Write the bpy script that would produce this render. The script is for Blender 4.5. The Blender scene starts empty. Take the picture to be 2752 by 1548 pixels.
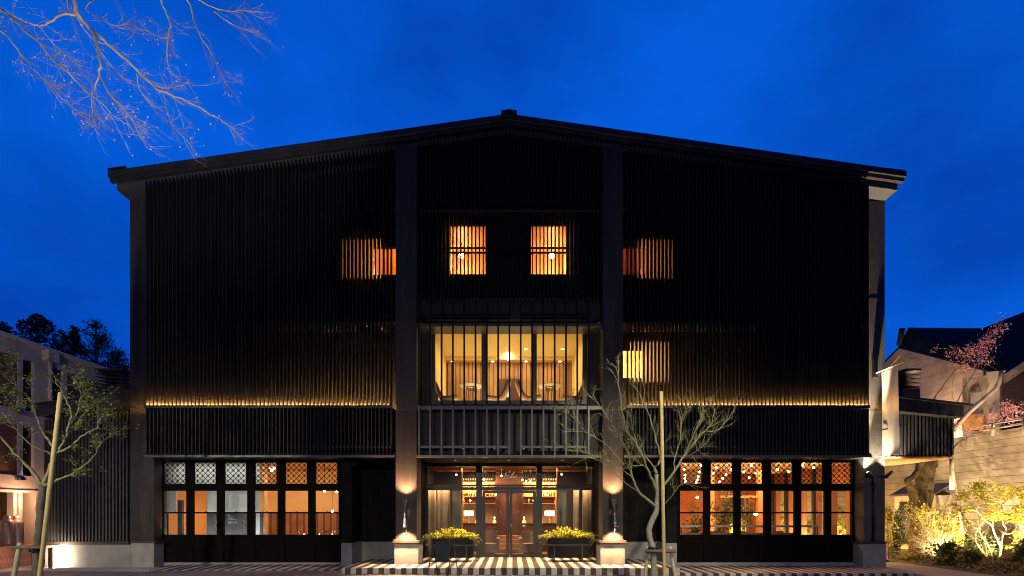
import bpy, math, random
from mathutils import Vector, Matrix, Quaternion
R = math.radians
SC = bpy.context.scene
COL = SC.collection

# ------------------------------------------------------------------ camera
F, D0, HZ, CX, EYE = 1299.6, 14.77, 1370.0, 1376.0, 1.67
cam_d = bpy.data.cameras.new("camera")
cam = bpy.data.objects.new("camera", cam_d)
COL.objects.link(cam)
cam.location = (0, -D0, EYE)
cam.rotation_euler = (R(90), 0, 0)
cam_d.sensor_width = 36
cam_d.lens = 17
cam_d.shift_y = (HZ - 774) / 2752
cam_d.clip_start = 0.05
cam_d.clip_end = 500
SC.camera = cam

# ------------------------------------------------------------------ sky
W = bpy.data.worlds.new("World")
SC.world = W
W.use_nodes = True
nt = W.node_tree
nt.nodes.clear()
N = nt.nodes.new
L = nt.links.new
wo = N("ShaderNodeOutputWorld"); bg = N("ShaderNodeBackground")
sky = N("ShaderNodeTexSky"); sky.sky_type = 'NISHITA'; sky.sun_disc = False
sky.sun_elevation = R(-2.0); sky.sun_rotation = R(20); sky.ozone_density = 4.0
tc = N("ShaderNodeTexCoord")
mp = N("ShaderNodeMapping"); mp.inputs['Scale'].default_value = (1.3, 1.3, 2.6); mp.inputs['Rotation'].default_value = (0.2, 0.5, 0.6)
nz = N("ShaderNodeTexNoise"); nz.inputs['Scale'].default_value = 1.9; nz.inputs['Detail'].default_value = 7; nz.inputs['Roughness'].default_value = 0.5
L(tc.outputs['Generated'], mp.inputs['Vector']); L(mp.outputs['Vector'], nz.inputs['Vector'])
cr = N("ShaderNodeValToRGB")
cr.color_ramp.elements[0].position = 0.36; cr.color_ramp.elements[0].color = (0.0005, 0.060, 0.46, 1)
cr.color_ramp.elements[1].position = 0.64; cr.color_ramp.elements[1].color = (0.0010, 0.110, 0.72, 1)
L(nz.outputs['Fac'], cr.inputs['Fac'])
# sky behind the camera is darkened to cut blue in the glass and facade
sp = N("ShaderNodeSeparateXYZ"); L(tc.outputs['Generated'], sp.inputs[0])
mr = N("ShaderNodeMapRange"); mr.inputs[1].default_value = -0.6; mr.inputs[2].default_value = 0.75; mr.inputs[3].default_value = 0.19; mr.inputs[4].default_value = 1.0
L(sp.outputs['Y'], mr.inputs[0])
mx = N("ShaderNodeMix"); mx.data_type = 'RGBA'; mx.blend_type = 'MULTIPLY'; mx.inputs[0].default_value = 1
L(cr.outputs['Color'], mx.inputs[6])
L(mr.outputs[0], mx.inputs[7])
sb = N("ShaderNodeMix"); sb.data_type = 'RGBA'; sb.blend_type = 'ADD'; sb.inputs[0].default_value = 0.02
L(mx.outputs[2], sb.inputs[6]); L(sky.outputs[0], sb.inputs[7])
L(sb.outputs[2], bg.inputs['Color']); bg.inputs['Strength'].default_value = 1.0
L(bg.outputs[0], wo.inputs[0])

SC.view_settings.view_transform = 'Standard'
SC.view_settings.look = 'None'
SC.view_settings.exposure = 0
SC.view_settings.gamma = 1
SC.render.engine = 'CYCLES'
SC.cycles.use_denoising = True
SC.cycles.filter_width = 1.0
SC.cycles.max_bounces = 8
SC.cycles.transparent_max_bounces = 24
SC.cycles.sample_clamp_indirect = 3.0
SC.cycles.caustics_reflective = False
SC.cycles.caustics_refractive = False


def lamp(name, kind, loc, power, col=(1, .62, .3), size=0.05, to=None, spot=None, blend=.4, sy=None):
    d = bpy.data.lights.new(name, kind)
    d.energy = power; d.color = col
    if kind in ('POINT', 'SPOT'): d.shadow_soft_size = size
    if kind == 'AREA':
        d.size = size
        if sy: d.shape = 'RECTANGLE'; d.size_y = sy
    if spot: d.spot_size = R(spot); d.spot_blend = blend
    o = bpy.data.objects.new(name, d); COL.objects.link(o); o.location = loc
    if to is not None:
        o.rotation_euler = (Vector(to) - Vector(loc)).to_track_quat('-Z', 'Y').to_euler()
    return o


WARM = (1, .52, .2)
AMBER = (1, .42, .11)
# unseen street lamps on the near side of the road, plus added fills: they light the trees, the plinths and the paving
lamp("street_and_fill_light", 'SPOT', (-13.2, -9.6, 3.9), 1700, (1, .87, .64), .12, to=(-10.0, -3.0, 1.9), spot=62, blend=.7)
lamp("street_and_fill_light", 'SPOT', (4.4, -9.2, 6.8), 2400, (1, .87, .60), .12, to=(3.1, -3.1, 2.5), spot=62, blend=.7)
lamp("street_and_fill_light", 'SPOT', (-10.0, -13.0, 6.0), 1500, (1, .90, .88), .12, to=(-17, 2.5, 5.6), spot=62, blend=.6)  # added, unseen: brightens the upper wall of the brick building
lamp("street_and_fill_light", 'SPOT', (-4.0, -14.5, 5.0), 950, (1, .84, .70), .12, to=(-8.6, 0, .2), spot=80, blend=.9)
lamp("street_and_fill_light", 'SPOT', (6.0, -14.5, 5.0), 900, (1, .84, .70), .12, to=(8.0, 0, -1.8), spot=70, blend=.9)
lamp("street_and_fill_light", 'SPOT', (0.0, -23.0, 6.5), 1500, (1, .90, .80), .15, to=(0, 0, 3.2), spot=66, blend=1.0)  # added wide fill, unseen: lifts the middle of the facade
lamp("street_and_fill_light", 'SPOT', (-3.0, -13.4, 3.0), 3200, (1, .95, .90), .1, to=(-7.0, -6.5, 9.6), spot=46, blend=.8)  # added uplight, unseen: brightens the overhanging branches

# ------------------------------------------------------------------ helpers
def X(px, Y): return (px - CX) * (Y + D0) / F
def Z(py, Y): return EYE + (HZ - py) * (Y + D0) / F
def P(px, py, Y): return Vector((X(px, Y), Y, Z(py, Y)))


class MB:
    def __init__(s): s.v = []; s.f = []; s.m = []; s.cur = 0; s.sm = []; s.smooth = False
    def add(s, vs, fs):
        o = len(s.v); s.v.extend([tuple(v) for v in vs])
        for f in fs: s.f.append(tuple(i + o for i in f)); s.m.append(s.cur); s.sm.append(s.smooth)
        return s
    def box(s, x0, x1, y0, y1, z0, z1):
        if x0 > x1: x0, x1 = x1, x0
        if y0 > y1: y0, y1 = y1, y0
        if z0 > z1: z0, z1 = z1, z0
        vs = [(x, y, z) for z in (z0, z1) for y in (y0, y1) for x in (x0, x1)]
        return s.add(vs, [(0, 2, 3, 1), (4, 5, 7, 6), (0, 1, 5, 4), (2, 6, 7, 3), (0, 4, 6, 2), (1, 3, 7, 5)])
    def hexa(s, lo, hi):
        """lo / hi: four corner points each, same order."""
        return s.add(list(lo) + list(hi), [(3, 2, 1, 0), (4, 5, 6, 7), (0, 1, 5, 4), (1, 2, 6, 5), (2, 3, 7, 6), (3, 0, 4, 7)])
    def prism(s, poly, y0, y1):
        """poly: (x, z) outline, run between y0 and y1."""
        n = len(poly)
        vs = [(x, y0, z) for x, z in poly] + [(x, y1, z) for x, z in poly]
        return s.add(vs, [tuple(range(n)), tuple(range(2 * n - 1, n - 1, -1))] + [(i, i + n, (i + 1) % n + n, (i + 1) % n) for i in range(n)])
    def prismx(s, poly, x0, x1):
        n = len(poly)
        vs = [(x0, y, z) for y, z in poly] + [(x1, y, z) for y, z in poly]
        return s.add(vs, [tuple(range(n)), tuple(range(2 * n - 1, n - 1, -1))] + [(i, i + n, (i + 1) % n + n, (i + 1) % n) for i in range(n)])
    def slab(s, pts, th):
        """polygon in space thickened downwards."""
        n = len(pts)
        vs = [tuple(p) for p in pts] + [(p[0], p[1], p[2] - th) for p in pts]
        return s.add(vs, [tuple(range(n)), tuple(range(2 * n - 1, n - 1, -1))] + [(i, i + n, (i + 1) % n + n, (i + 1) % n) for i in range(n)])
    def bar(s, a, b, w, h=None, up=(0, 1, 0)):
        a = Vector(a); b = Vector(b); h = h or w
        t = (b - a).normalized(); u = Vector(up)
        if abs(t.dot(u)) > .98: u = Vector((1, 0, 0))
        p = t.cross(u).normalized() * w / 2; q = t.cross(p).normalized() * h / 2
        return s.hexa([a - p - q, a + p - q, a + p + q, a - p + q], [b - p - q, b + p - q, b + p + q, b - p + q])
    def tube(s, pts, rad, n=6, cap=True):
        pts = [Vector(p) for p in pts]
        if not isinstance(rad, (list, tuple)): rad = [rad] * len(pts)
        o = len(s.v); q = None
        for i, p in enumerate(pts):
            a = pts[max(0, i - 1)]; b = pts[min(len(pts) - 1, i + 1)]
            t = (b - a)
            if t.length < 1e-9: t = Vector((0, 0, 1))
            t.normalize()
            if q is None:
                q = t.orthogonal().normalized()
            else:
                q = (q - t * q.dot(t))
                q = q.normalized() if q.length > 1e-6 else t.orthogonal().normalized()
            w = t.cross(q)
            for k in range(n):
                an = 2 * math.pi * k / n
                s.v.append(tuple(p + (q * math.cos(an) + w * math.sin(an)) * rad[i]))
        for i in range(len(pts) - 1):
            for k in range(n):
                a = o + i * n + k; b = o + i * n + (k + 1) % n
                s.f.append((a, b, b + n, a + n)); s.m.append(s.cur); s.sm.append(True)
        if cap:
            s.f.append(tuple(o + k for k in reversed(range(n)))); s.m.append(s.cur); s.sm.append(False)
            e = o + (len(pts) - 1) * n
            s.f.append(tuple(e + k for k in range(n))); s.m.append(s.cur); s.sm.append(False)
        return s
    def lathe(s, prof, c=(0, 0, 0), n=20):
        o = len(s.v)
        for r, z in prof:
            for k in range(n):
                a = 2 * math.pi * k / n
                s.v.append((c[0] + r * math.cos(a), c[1] + r * math.sin(a), c[2] + z))
        for i in range(len(prof) - 1):
            for k in range(n):
                a = o + i * n + k; b = o + i * n + (k + 1) % n
                s.f.append((a, b, b + n, a + n)); s.m.append(s.cur); s.sm.append(True)
        return s
    def ball(s, c, r, n=10, m=6, sx=1, sz=1):
        return s.lathe([(max(1e-4, r * sx * math.sin(math.pi * i / m)), -r * sz * math.cos(math.pi * i / m)) for i in range(m + 1)], c, n)
    def leaf(s, c, size, rnd, flat=0.0, asp=.55):
        c = Vector(c)
        d = Vector((rnd.gauss(0, 1), rnd.gauss(0, 1), rnd.gauss(0, 1) * (1 - flat))).normalized()
        u = Vector((rnd.gauss(0, 1), rnd.gauss(0, 1), rnd.gauss(0, 1))).cross(d).normalized()
        a = d * size / 2; b = u * size * asp / 2
        return s.add([c - a, c + b, c + a, c - b], [(0, 1, 2, 3)])
    def build(s, name, mats, parent=None, loc=None):
        if not isinstance(mats, (list, tuple)): mats = [mats]
        me = bpy.data.meshes.new(name)
        off = Vector(loc) if loc is not None else (Vector(ROOT[root_of(parent).name]) if parent else Vector((0, 0, 0)))
        me.from_pydata([tuple(Vector(v) - off) for v in s.v], [], s.f)
        for m in mats: me.materials.append(m)
        me.polygons.foreach_set('material_index', s.m)
        me.polygons.foreach_set('use_smooth', s.sm)
        me.update()
        o = bpy.data.objects.new(name, me); COL.objects.link(o)
        if parent: o.parent = parent
        elif loc is not None: o.location = loc; 
        return o


ROOT = {}
def root_of(o):
    while o.parent: o = o.parent
    return o
def tag(o, label=None, cat=None, group=None, kind=None):
    if label: o['label'] = label
    if cat: o['category'] = cat
    if group: o['group'] = group
    if kind: o['kind'] = kind
    return o
def thing(name, label, cat, loc=(0, 0, 0), group=None):
    o = bpy.data.objects.new(name, None); COL.objects.link(o); o.location = loc
    o.empty_display_size = .2
    ROOT[o.name] = tuple(loc)
    return tag(o, label, cat, group)
def dup(o, parent=None, delta=(0, 0, 0), label=None, group=None, mirror=None):
    c = o.copy(); COL.objects.link(c)
    if parent: c.parent = parent
    c.location = Vector(o.location) + Vector(delta)
    if label: c['label'] = label
    if group: c['group'] = group
    for ch in list(o.children): dup(ch, c)
    if o.name in ROOT: ROOT[c.name] = tuple(c.location)
    return c
def struct(name, mb, m): return tag(mb.build(name, m), kind='structure')

# ------------------------------------------------------------------ materials
def mat(name, col, rough=.6, metal=0., var=.25, vscale=4., bump=0., bscale=30., spec=.5, emit=None, es=0., stretch=None, col2=None):
    m = bpy.data.materials.new(name); m.use_nodes = True
    t = m.node_tree; b = t.nodes['Principled BSDF']
    b.inputs['Roughness'].default_value = rough; b.inputs['Metallic'].default_value = metal
    b.inputs['Specular IOR Level'].default_value = spec
    tcn = t.nodes.new("ShaderNodeTexCoord"); mpn = t.nodes.new("ShaderNodeMapping")
    if stretch: mpn.inputs['Scale'].default_value = stretch
    t.links.new(tcn.outputs['Object'], mpn.inputs['Vector'])
    n = t.nodes.new("ShaderNodeTexNoise"); n.inputs['Scale'].default_value = vscale; n.inputs['Detail'].default_value = 6; n.inputs['Roughness'].default_value = .62
    t.links.new(mpn.outputs[0], n.inputs['Vector'])
    r = t.nodes.new("ShaderNodeValToRGB")
    c2 = col2 or tuple(min(1, c * (1 + var)) for c in col)
    c1 = col if col2 else tuple(c * (1 - var) for c in col)
    r.color_ramp.elements[0].position = .3; r.color_ramp.elements[0].color = (*c1, 1)
    r.color_ramp.elements[1].position = .7; r.color_ramp.elements[1].color = (*c2, 1)
    t.links.new(n.outputs['Fac'], r.inputs['Fac']); t.links.new(r.outputs['Color'], b.inputs['Base Color'])
    if bump:
        n2 = t.nodes.new("ShaderNodeTexNoise"); n2.inputs['Scale'].default_value = bscale; n2.inputs['Detail'].default_value = 4
        t.links.new(mpn.outputs[0], n2.inputs['Vector'])
        bp = t.nodes.new("ShaderNodeBump"); bp.inputs['Strength'].default_value = bump; bp.inputs['Distance'].default_value = .02
        t.links.new(n2.outputs['Fac'], bp.inputs['Height']); t.links.new(bp.outputs[0], b.inputs['Normal'])
    if emit:
        b.inputs['Emission Color'].default_value = (*emit, 1); b.inputs['Emission Strength'].default_value = es
    return m
def glow(name, col, st):
    m = bpy.data.materials.new(name); m.use_nodes = True
    t = m.node_tree; t.nodes.clear()
    o = t.nodes.new("ShaderNodeOutputMaterial"); e = t.nodes.new("ShaderNodeEmission")
    e.inputs[0].default_value = (*col, 1); e.inputs[1].default_value = st
    t.links.new(e.outputs[0], o.inputs[0]); return m
def glass(name, tint=(1, 1, 1), refl=1.0, rough=.02):
    m = bpy.data.materials.new(name); m.use_nodes = True
    t = m.node_tree; t.nodes.clear()
    o = t.nodes.new("ShaderNodeOutputMaterial"); mxs = t.nodes.new("ShaderNodeMixShader")
    tr = t.nodes.new("ShaderNodeBsdfTransparent"); tr.inputs[0].default_value = (*tint, 1)
    gl = t.nodes.new("ShaderNodeBsdfGlossy"); gl.inputs['Roughness'].default_value = rough
    fr = t.nodes.new("ShaderNodeFresnel"); fr.inputs[0].default_value = 1.5
    ml = t.nodes.new("ShaderNodeMath"); ml.operation = 'MULTIPLY'; ml.inputs[1].default_value = refl
    t.links.new(fr.outputs[0], ml.inputs[0]); t.links.new(ml.outputs[0], mxs.inputs[0])
    t.links.new(tr.outputs[0], mxs.inputs[1]); t.links.new(gl.outputs[0], mxs.inputs[2]); t.links.new(mxs.outputs[0], o.inputs[0])
    return m
def lined(name, col, line, period, frac, axis='Z', phase=0., rough=.7, var=.2, vscale=3., bump=.5, stain=.35):
    """a surface divided by thin joint lines along one axis (boards, tiles, stripes)."""
    m = mat(name, col, rough, var=var, vscale=vscale)
    t = m.node_tree; b = t.nodes['Principled BSDF']
    src = b.inputs['Base Color'].links[0].from_socket
    tcn = t.nodes.new("ShaderNodeTexCoord"); s = t.nodes.new("ShaderNodeSeparateXYZ"); t.links.new(tcn.outputs['Object'], s.inputs[0])
    a = t.nodes.new("ShaderNodeMath"); a.operation = 'ADD'; a.inputs[1].default_value = phase + 1000 * period; t.links.new(s.outputs[axis], a.inputs[0])
    d = t.nodes.new("ShaderNodeMath"); d.operation = 'DIVIDE'; d.inputs[1].default_value = period; t.links.new(a.outputs[0], d.inputs[0])
    fr = t.nodes.new("ShaderNodeMath"); fr.operation = 'FRACT'; t.links.new(d.outputs[0], fr.inputs[0])
    lt = t.nodes.new("ShaderNodeMath"); lt.operation = 'LESS_THAN'; lt.inputs[1].default_value = frac; t.links.new(fr.outputs[0], lt.inputs[0])
    mxn = t.nodes.new("ShaderNodeMix"); mxn.data_type = 'RGBA'
    t.links.new(lt.outputs[0], mxn.inputs[0]); t.links.new(src, mxn.inputs[6]); mxn.inputs[7].default_value = (*line, 1)
    out = mxn.outputs[2]
    if stain:
        n = t.nodes.new("ShaderNodeTexNoise"); n.inputs['Scale'].default_value = 1.3; n.inputs['Detail'].default_value = 8
        t.links.new(tcn.outputs['Object'], n.inputs['Vector'])
        mr2 = t.nodes.new("ShaderNodeMapRange"); mr2.inputs[1].default_value = .3; mr2.inputs[2].default_value = .7; mr2.inputs[3].default_value = 1 - stain; mr2.inputs[4].default_value = 1.1
        t.links.new(n.outputs['Fac'], mr2.inputs[0])
        m2 = t.nodes.new("ShaderNodeMix"); m2.data_type = 'RGBA'; m2.blend_type = 'MULTIPLY'; m2.inputs[0].default_value = 1
        t.links.new(out, m2.inputs[6]); t.links.new(mr2.outputs[0], m2.inputs[7]); out = m2.outputs[2]
    t.links.new(out, b.inputs['Base Color'])
    if bump:
        bp = t.nodes.new("ShaderNodeBump"); bp.inputs['Strength'].default_value = bump; bp.inputs['Distance'].default_value = .01; bp.invert = True
        t.links.new(lt.outputs[0], bp.inputs['Height']); t.links.new(bp.outputs[0], b.inputs['Normal'])
    return m
def brickm(name, c1, c2, mortar, plane='XZ', w=.22, h=.07, rough=.8):
    m = mat(name, c1, rough)
    t = m.node_tree; b = t.nodes['Principled BSDF']
    tcn = t.nodes.new("ShaderNodeTexCoord"); s = t.nodes.new("ShaderNodeSeparateXYZ"); c = t.nodes.new("ShaderNodeCombineXYZ")
    t.links.new(tcn.outputs['Object'], s.inputs[0]); t.links.new(s.outputs[plane[0]], c.inputs[0]); t.links.new(s.outputs[plane[1]], c.inputs[1])
    br = t.nodes.new("ShaderNodeTexBrick"); br.inputs['Color1'].default_value = (*c1, 1); br.inputs['Color2'].default_value = (*c2, 1); br.inputs['Mortar'].default_value = (*mortar, 1)
    br.inputs['Scale'].default_value = 1; br.inputs['Brick Width'].default_value = w; br.inputs['Row Height'].default_value = h; br.inputs['Mortar Size'].default_value = .006
    t.links.new(c.outputs[0], br.inputs['Vector']); t.links.new(br.outputs['Color'], b.inputs['Base Color'])
    bp = t.nodes.new("ShaderNodeBump"); bp.inputs['Strength'].default_value = .6; bp.inputs['Distance'].default_value = .008; bp.invert = True
    t.links.new(br.outputs['Fac'], bp.inputs['Height']); t.links.new(bp.outputs[0], b.inputs['Normal'])
    return m
def leafm(name, col, col2, trans=.3):
    m = mat(name, col, .55, var=.3, vscale=5, col2=col2)
    t = m.node_tree; b = t.nodes['Principled BSDF']; o = t.nodes['Material Output']
    tl = t.nodes.new("ShaderNodeBsdfTranslucent"); ms = t.nodes.new("ShaderNodeMixShader"); ms.inputs[0].default_value = trans
    t.links.new(b.inputs['Base Color'].links[0].from_socket, tl.inputs[0])
    t.links.new(b.outputs[0], ms.inputs[1]); t.links.new(tl.outputs[0], ms.inputs[2]); t.links.new(ms.outputs[0], o.inputs[0])
    return m


M = {}
M['slat'] = mat('black_slat_paint', (.018, .0175, .0175), .7, var=.5, vscale=3, spec=.08, stretch=(9, .4, .08))
M['slatlow'] = mat('black_lower_slat_paint', (.030, .0295, .030), .6, var=.45, vscale=3, spec=.15, stretch=(9, .4, .08))
M['slatgrey'] = mat('charcoal_slat_paint', (.058, .055, .057), .5, var=.35, vscale=3, stretch=(9, .4, .08))
M['bar'] = mat('grey_bar_paint', (.065, .066, .072), .4, var=.15)
M['render'] = mat('charcoal_render', (.036, .032, .030), .8, var=.4, vscale=2.2, stretch=(1.6, 1.6, .16), bump=.15, bscale=90)
M['lightrender'] = mat('grey_textured_render', (.10, .096, .09), .85, var=.2, vscale=8, bump=.6, bscale=90)
M['blackwall'] = mat('black_wall_board', (.013, .0135, .014), .7, spec=.05, var=.3, vscale=2)
M['frame'] = mat('dark_bronze_frame', (.0075, .0068, .0064), .8, var=.2, spec=.04)
M['framegrey'] = mat('dark_grey_frame', (.022, .022, .025), .4, var=.15)
M['fascia'] = mat('slate_fascia', (.085, .088, .095), .5, var=.2, vscale=1.5)
M['copper'] = mat('weathered_coping', (.05, .045, .042), .45, var=.3, vscale=1.5, metal=.2)
M['concrete'] = mat('board_marked_concrete', (.33, .32, .30), .85, var=.22, vscale=2.2, bump=.08, bscale=40)
M['cap'] = mat('brown_plinth_cap', (.06, .042, .036), .5, var=.2)
M['glass'] = glass('window_glass')
M['stripe'] = lined('striped_tile', (.62, .60, .56), (.080, .054, .045), .319, .5, 'X', .3075, .55, .16, 9, .15, .42)
M['street'] = mat('worn_pavement', (.20, .175, .165), .8, var=.28, vscale=1.6, bump=.3, bscale=60)
M['chrome'] = mat('polished_metal', (.56, .48, .42), .24, metal=1., var=.1)
M['darkmetal'] = mat('dark_metal', (.03, .03, .032), .4, metal=.5, var=.2)
M['bronze'] = mat('bronze_metal', (.22, .13, .08), .3, metal=.9, var=.2)
# ================================================================== the hotel
B = thing('hotel_building', 'black three storey hotel with slatted facade and shallow gable roof', 'building', (-.1, 0, 0))
BX = -.1
WY = .75            # upper wall plane
GY = 1.10           # restaurant window plane
EY = 2.19           # entrance glazing plane
ztop = Z(511, .18)  # fascia bottom at the eave
def roofz(x, base, apex): return apex - abs(x - BX) * (apex - base) / 12.12

# ---- roof: fascia, coping, ridge cap, slab
FY = .18
eL, eR = X(314, FY), X(2412, FY)
fb_e, fb_a = Z(511, FY), Z(359, FY)          # fascia bottom: eave / apex
ft_e, ft_a = Z(484, FY), Z(331, FY)
roof = MB()
roof.prism([(eL - .12, ft_e + .03), (BX, ft_a + .03), (eR + .12, ft_e + .03), (eR + .12, ft_e + .09), (BX, ft_a + .09), (eL - .12, ft_e + .09)], .14, 9)
rf = roof.build('roof', M['darkmetal'], B)
fm = MB()
fm.prism([(eL, fb_e), (BX, fb_a), (eR, fb_e), (eR, ft_e + .03), (BX, ft_a + .03), (eL, ft_e + .03)], FY, 1.6)
fm.build('fascia', M['fascia'], rf)
cp = MB()
cy = .02
ce, ca = Z(464, cy), Z(311, cy)
cp.prism([(X(295, cy), ce - .17), (BX, ca - .17), (X(2431, cy), ce - .17), (X(2431, cy), ce), (BX, ca), (X(295, cy), ce)], cy - .08, cy + .12)
cp.prism([(eL - .08, ce - .28), (BX, ca - .28), (eR + .08, ce - .28), (eR + .08, ce - .17), (BX, ca - .17), (eL - .08, ce - .17)], cy - .01, cy + .10)
cp.build('coping', M['copper'], rf)
rc = MB()
rc.prism([(X(1347, 0), Z(316, 0)), (X(1347, 0), Z(304, 0)), (X(1368, 0), Z(300, 0)), (X(1389, 0), Z(304, 0)), (X(1389, 0), Z(316, 0))], -.10, 9)
rc.build('ridge_cap', M['darkmetal'], rf)
for sx, p0, p1 in ((1, 295, 342), (-1, 2383, 2428)):
    g = MB(); a, b = X(p0, .02), X(p1, .02)
    za, zb = (Z(462, .02), Z(455, .02)) if sx == 1 else (Z(461, .02), Z(468, .02))
    g.hexa([(a, -.07, za), (b, -.07, zb), (b, .12, zb), (a, .12, za)], [(a, -.07, za + .05), (b, -.07, zb + .05), (b, .12, zb + .05), (a, .12, za + .05)])
    g.build('gutter_guard', M['darkmetal'], rf)
lr = MB()
for px, py in ((387, 452), (2337, 456)):
    p = P(px, py, .05); lr.tube([p - Vector((0, 0, .1)), p + Vector((0, 0, .06))], [.035, .012], 6)
lr.build('roof_bolt', M['darkmetal'], rf)

# ---- walls (upper, with window openings)
def wall_with_holes(mb, x0, x1, z0, z1, y0, y1, holes):
    """holes: list of (hx0, hx1, hz0, hz1) - cut a wall into boxes."""
    xs = sorted({x0, x1, *[h[0] for h in holes], *[h[1] for h in holes]})
    for a, b in zip(xs[:-1], xs[1:]):
        hs = sorted([(h[2], h[3]) for h in holes if h[0] < (a + b) / 2 < h[1]])
        z = z0
        for h0, h1 in hs:
            if h0 > z: mb.box(a, b, y0, y1, z, h0)
            z = h1
        if z < z1: mb.box(a, b, y0, y1, z, z1)

wl, wr = X(352, .76), X(2376, .76)
# window openings on the upper wall plane WY (front face)
h3L = (X(994, WY), X(1086, WY), Z(738, WY), Z(658, WY))
h3R = (X(1650, WY), X(1733, WY), Z(738, WY), Z(658, WY))
h2R = (X(1650, WY), X(1735, WY), Z(1016, WY), Z(937, WY))
SOF = Z(1228, 0)    # soffit level of the upper storeys
up = MB()
wt = 9.6            # the wall runs to the roof in two steps so that it never pokes through it
zroofL = lambda x: fb_e + (fb_a - fb_e) * (1 - abs(x - BX) / 12.12) - .03
pl, pr = X(1108, 0), X(1628, 0)
wall_with_holes(up, wl, pl, SOF + .12, 11.4, WY, WY + .25, [h3L])
wall_with_holes(up, pr, wr, SOF + .12, 11.4, WY, WY + .25, [h3R, h2R])
up.prism([(wl, 11.4), (pl, 11.4), (pl, zroofL(pl)), (wl, zroofL(wl))], WY, WY + .25)
up.prism([(pr, 11.4), (wr, 11.4), (wr, zroofL(wr)), (pr, zroofL(pr))], WY, WY + .25)
# centre bay
CY = .42
c3a = (X(1207, CY), X(1307, CY), Z(737, CY), Z(598, CY))
c3b = (X(1425, CY), X(1527, CY), Z(737, CY), Z(598, CY))
bz0, bz1 = Z(1087, .70), Z(872, .70)
ctr = MB()
zmid = Z(800, CY); wall_with_holes(ctr, pl, pr, zmid, 11.4, CY, CY + .22, [c3a, c3b])
ctr.prism([(pl, 11.4), (pr, 11.4), (pr, zroofL(pr)), (BX, zroofL(BX)), (pl, zroofL(pl))], CY, CY + .22)
cpn = MB(); cpn.box(pl, pr, CY, CY + .2, Z(1224, CY), bz0 - .05); cpn.box(pl, pr, CY, CY + .22, bz1 + .05, zmid - .004); cpn.build('wall', mat('charcoal_bay_panel', (.021, .0205, .022), .7, var=.35, vscale=2, stretch=(1.5, 1, .2)), B)
# sides and back of the building
side = MB()
side.box(wl, wl + .25, WY + .25, 9.0, SOF + .12, zroofL(wl)); side.box(wr - .25, wr, WY + .25, 9.0, SOF + .12, zroofL(wr))
side.prism([(wl, -.1), (wr, -.1), (wr, zroofL(wr)), (BX, zroofL(BX)), (wl, zroofL(wl))], 9.0, 9.25)
side.box(wl, wl + .2, GY + .12, 9.0, -.1, SOF + .12)
up.build('wall', M['blackwall'], B); ctr.build('wall', M['blackwall'], B); side.build('wall', M['render'], B)

# ---- soffit above the ground floor
sf = MB()
sf.box(X(392, .05), X(1062, .05), -.01, GY + .2, SOF + .01, SOF + .11)
sf.box(X(1675, .05), X(2338, .05), -.01, GY + .2, SOF + .01, SOF + .11)
sf.box(X(1120, .1), X(1619, .1), .10, EY + .2, SOF + .01, SOF + .11)
sf.build('soffit', M['blackwall'], B)
sfl = MB()
sfl.box(X(392, .05), X(1062, .05), -.045, -.012, SOF - .015, SOF + .05); sfl.box(X(1675, .05), X(2338, .05), -.045, -.012, SOF - .015, SOF + .05)
sfl.build('soffit_flashing', M['bar'], B)

# ---- piers
def pier(x0, x1, y0, y1, zb, zt, plx0, plx1, py0, pz1, m, zbase, cap=True):
    s = MB(); s.box(x0, x1, y0, y1, zb, zt)
    p = s.build('pier', m, B)
    q = MB(); q.box(plx0, plx1, py0, y1, zbase, pz1 - (.07 if cap else 0)); q.build('plinth', M['concrete'], p)
    if cap:
        c = MB(); c.box(plx0 - .045, plx1 + .045, py0 - .05, y1 + .03, pz1 - .068, pz1)
        c.box(plx0 - .025, plx1 + .025, py0 - .028, y1 + .02, pz1 - .10, pz1 - .07)
        c.build('plinth_cap', M['cap'], p)
    return p
for a, b, c, d in ((1063.5, 1119.4, 1060, 1124), (1620, 1674.5, 1614, 1679)):
    p = pier(X(a, .03), X(b, .03), .03, .745, .60, zroofL(X(1090, 0)) - .02, X(c, -.03), X(d, -.03), -.03, Z(1453, -.03), M['render'], -.02)
    j = MB(); j.box(X(a, .03) - .002, X(b, .03) + .002, .027, .06, Z(1102, .03), Z(1100.5, .03)); j.build('joint', M['bar'], p)
# end piers (set back)
p = pier(X(349, .7), X(413, .7), .70, 1.3, .5, zroofL(-12.1), X(352, .66), X(413, .66), .66, Z(1460, .66), M['render'], -.3, cap=False)
c = MB(); c.box(X(349, .6), X(416, .6), .62, 1.33, Z(1459, .66), Z(1453, .66)); c.build('plinth_cap', M['cap'], p)
p = pier(X(2321, .7), X(2378, .7), .70, 1.3, .5, Z(1223, .7), X(2319, .66), X(2382, .66), .66, Z(1462, .66), M['lightrender'], -.35, cap=False)
c = MB(); c.box(X(2317, .62), X(2384, .62), .61, 1.33, Z(1461, .66), Z(1455, .66)); c.build('plinth_cap', M['cap'], p)
s = MB(); s.box(X(2338, .7), X(2378, .7), .70, 1.3, Z(1222.5, .7), zroofL(11.9)); s.build('pier', M['lightrender'], B)
s = MB(); s.box(X(2338, .7) - .004, X(2378, .7) + .004, .696, .8, Z(1103.3, .7), Z(1101.7, .7)); s.box(X(2338, .7) - .004, X(2378, .7) + .004, .696, .8, Z(801, .7), Z(800, .7)); s.build('joint', M['darkmetal'], B)

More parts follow.
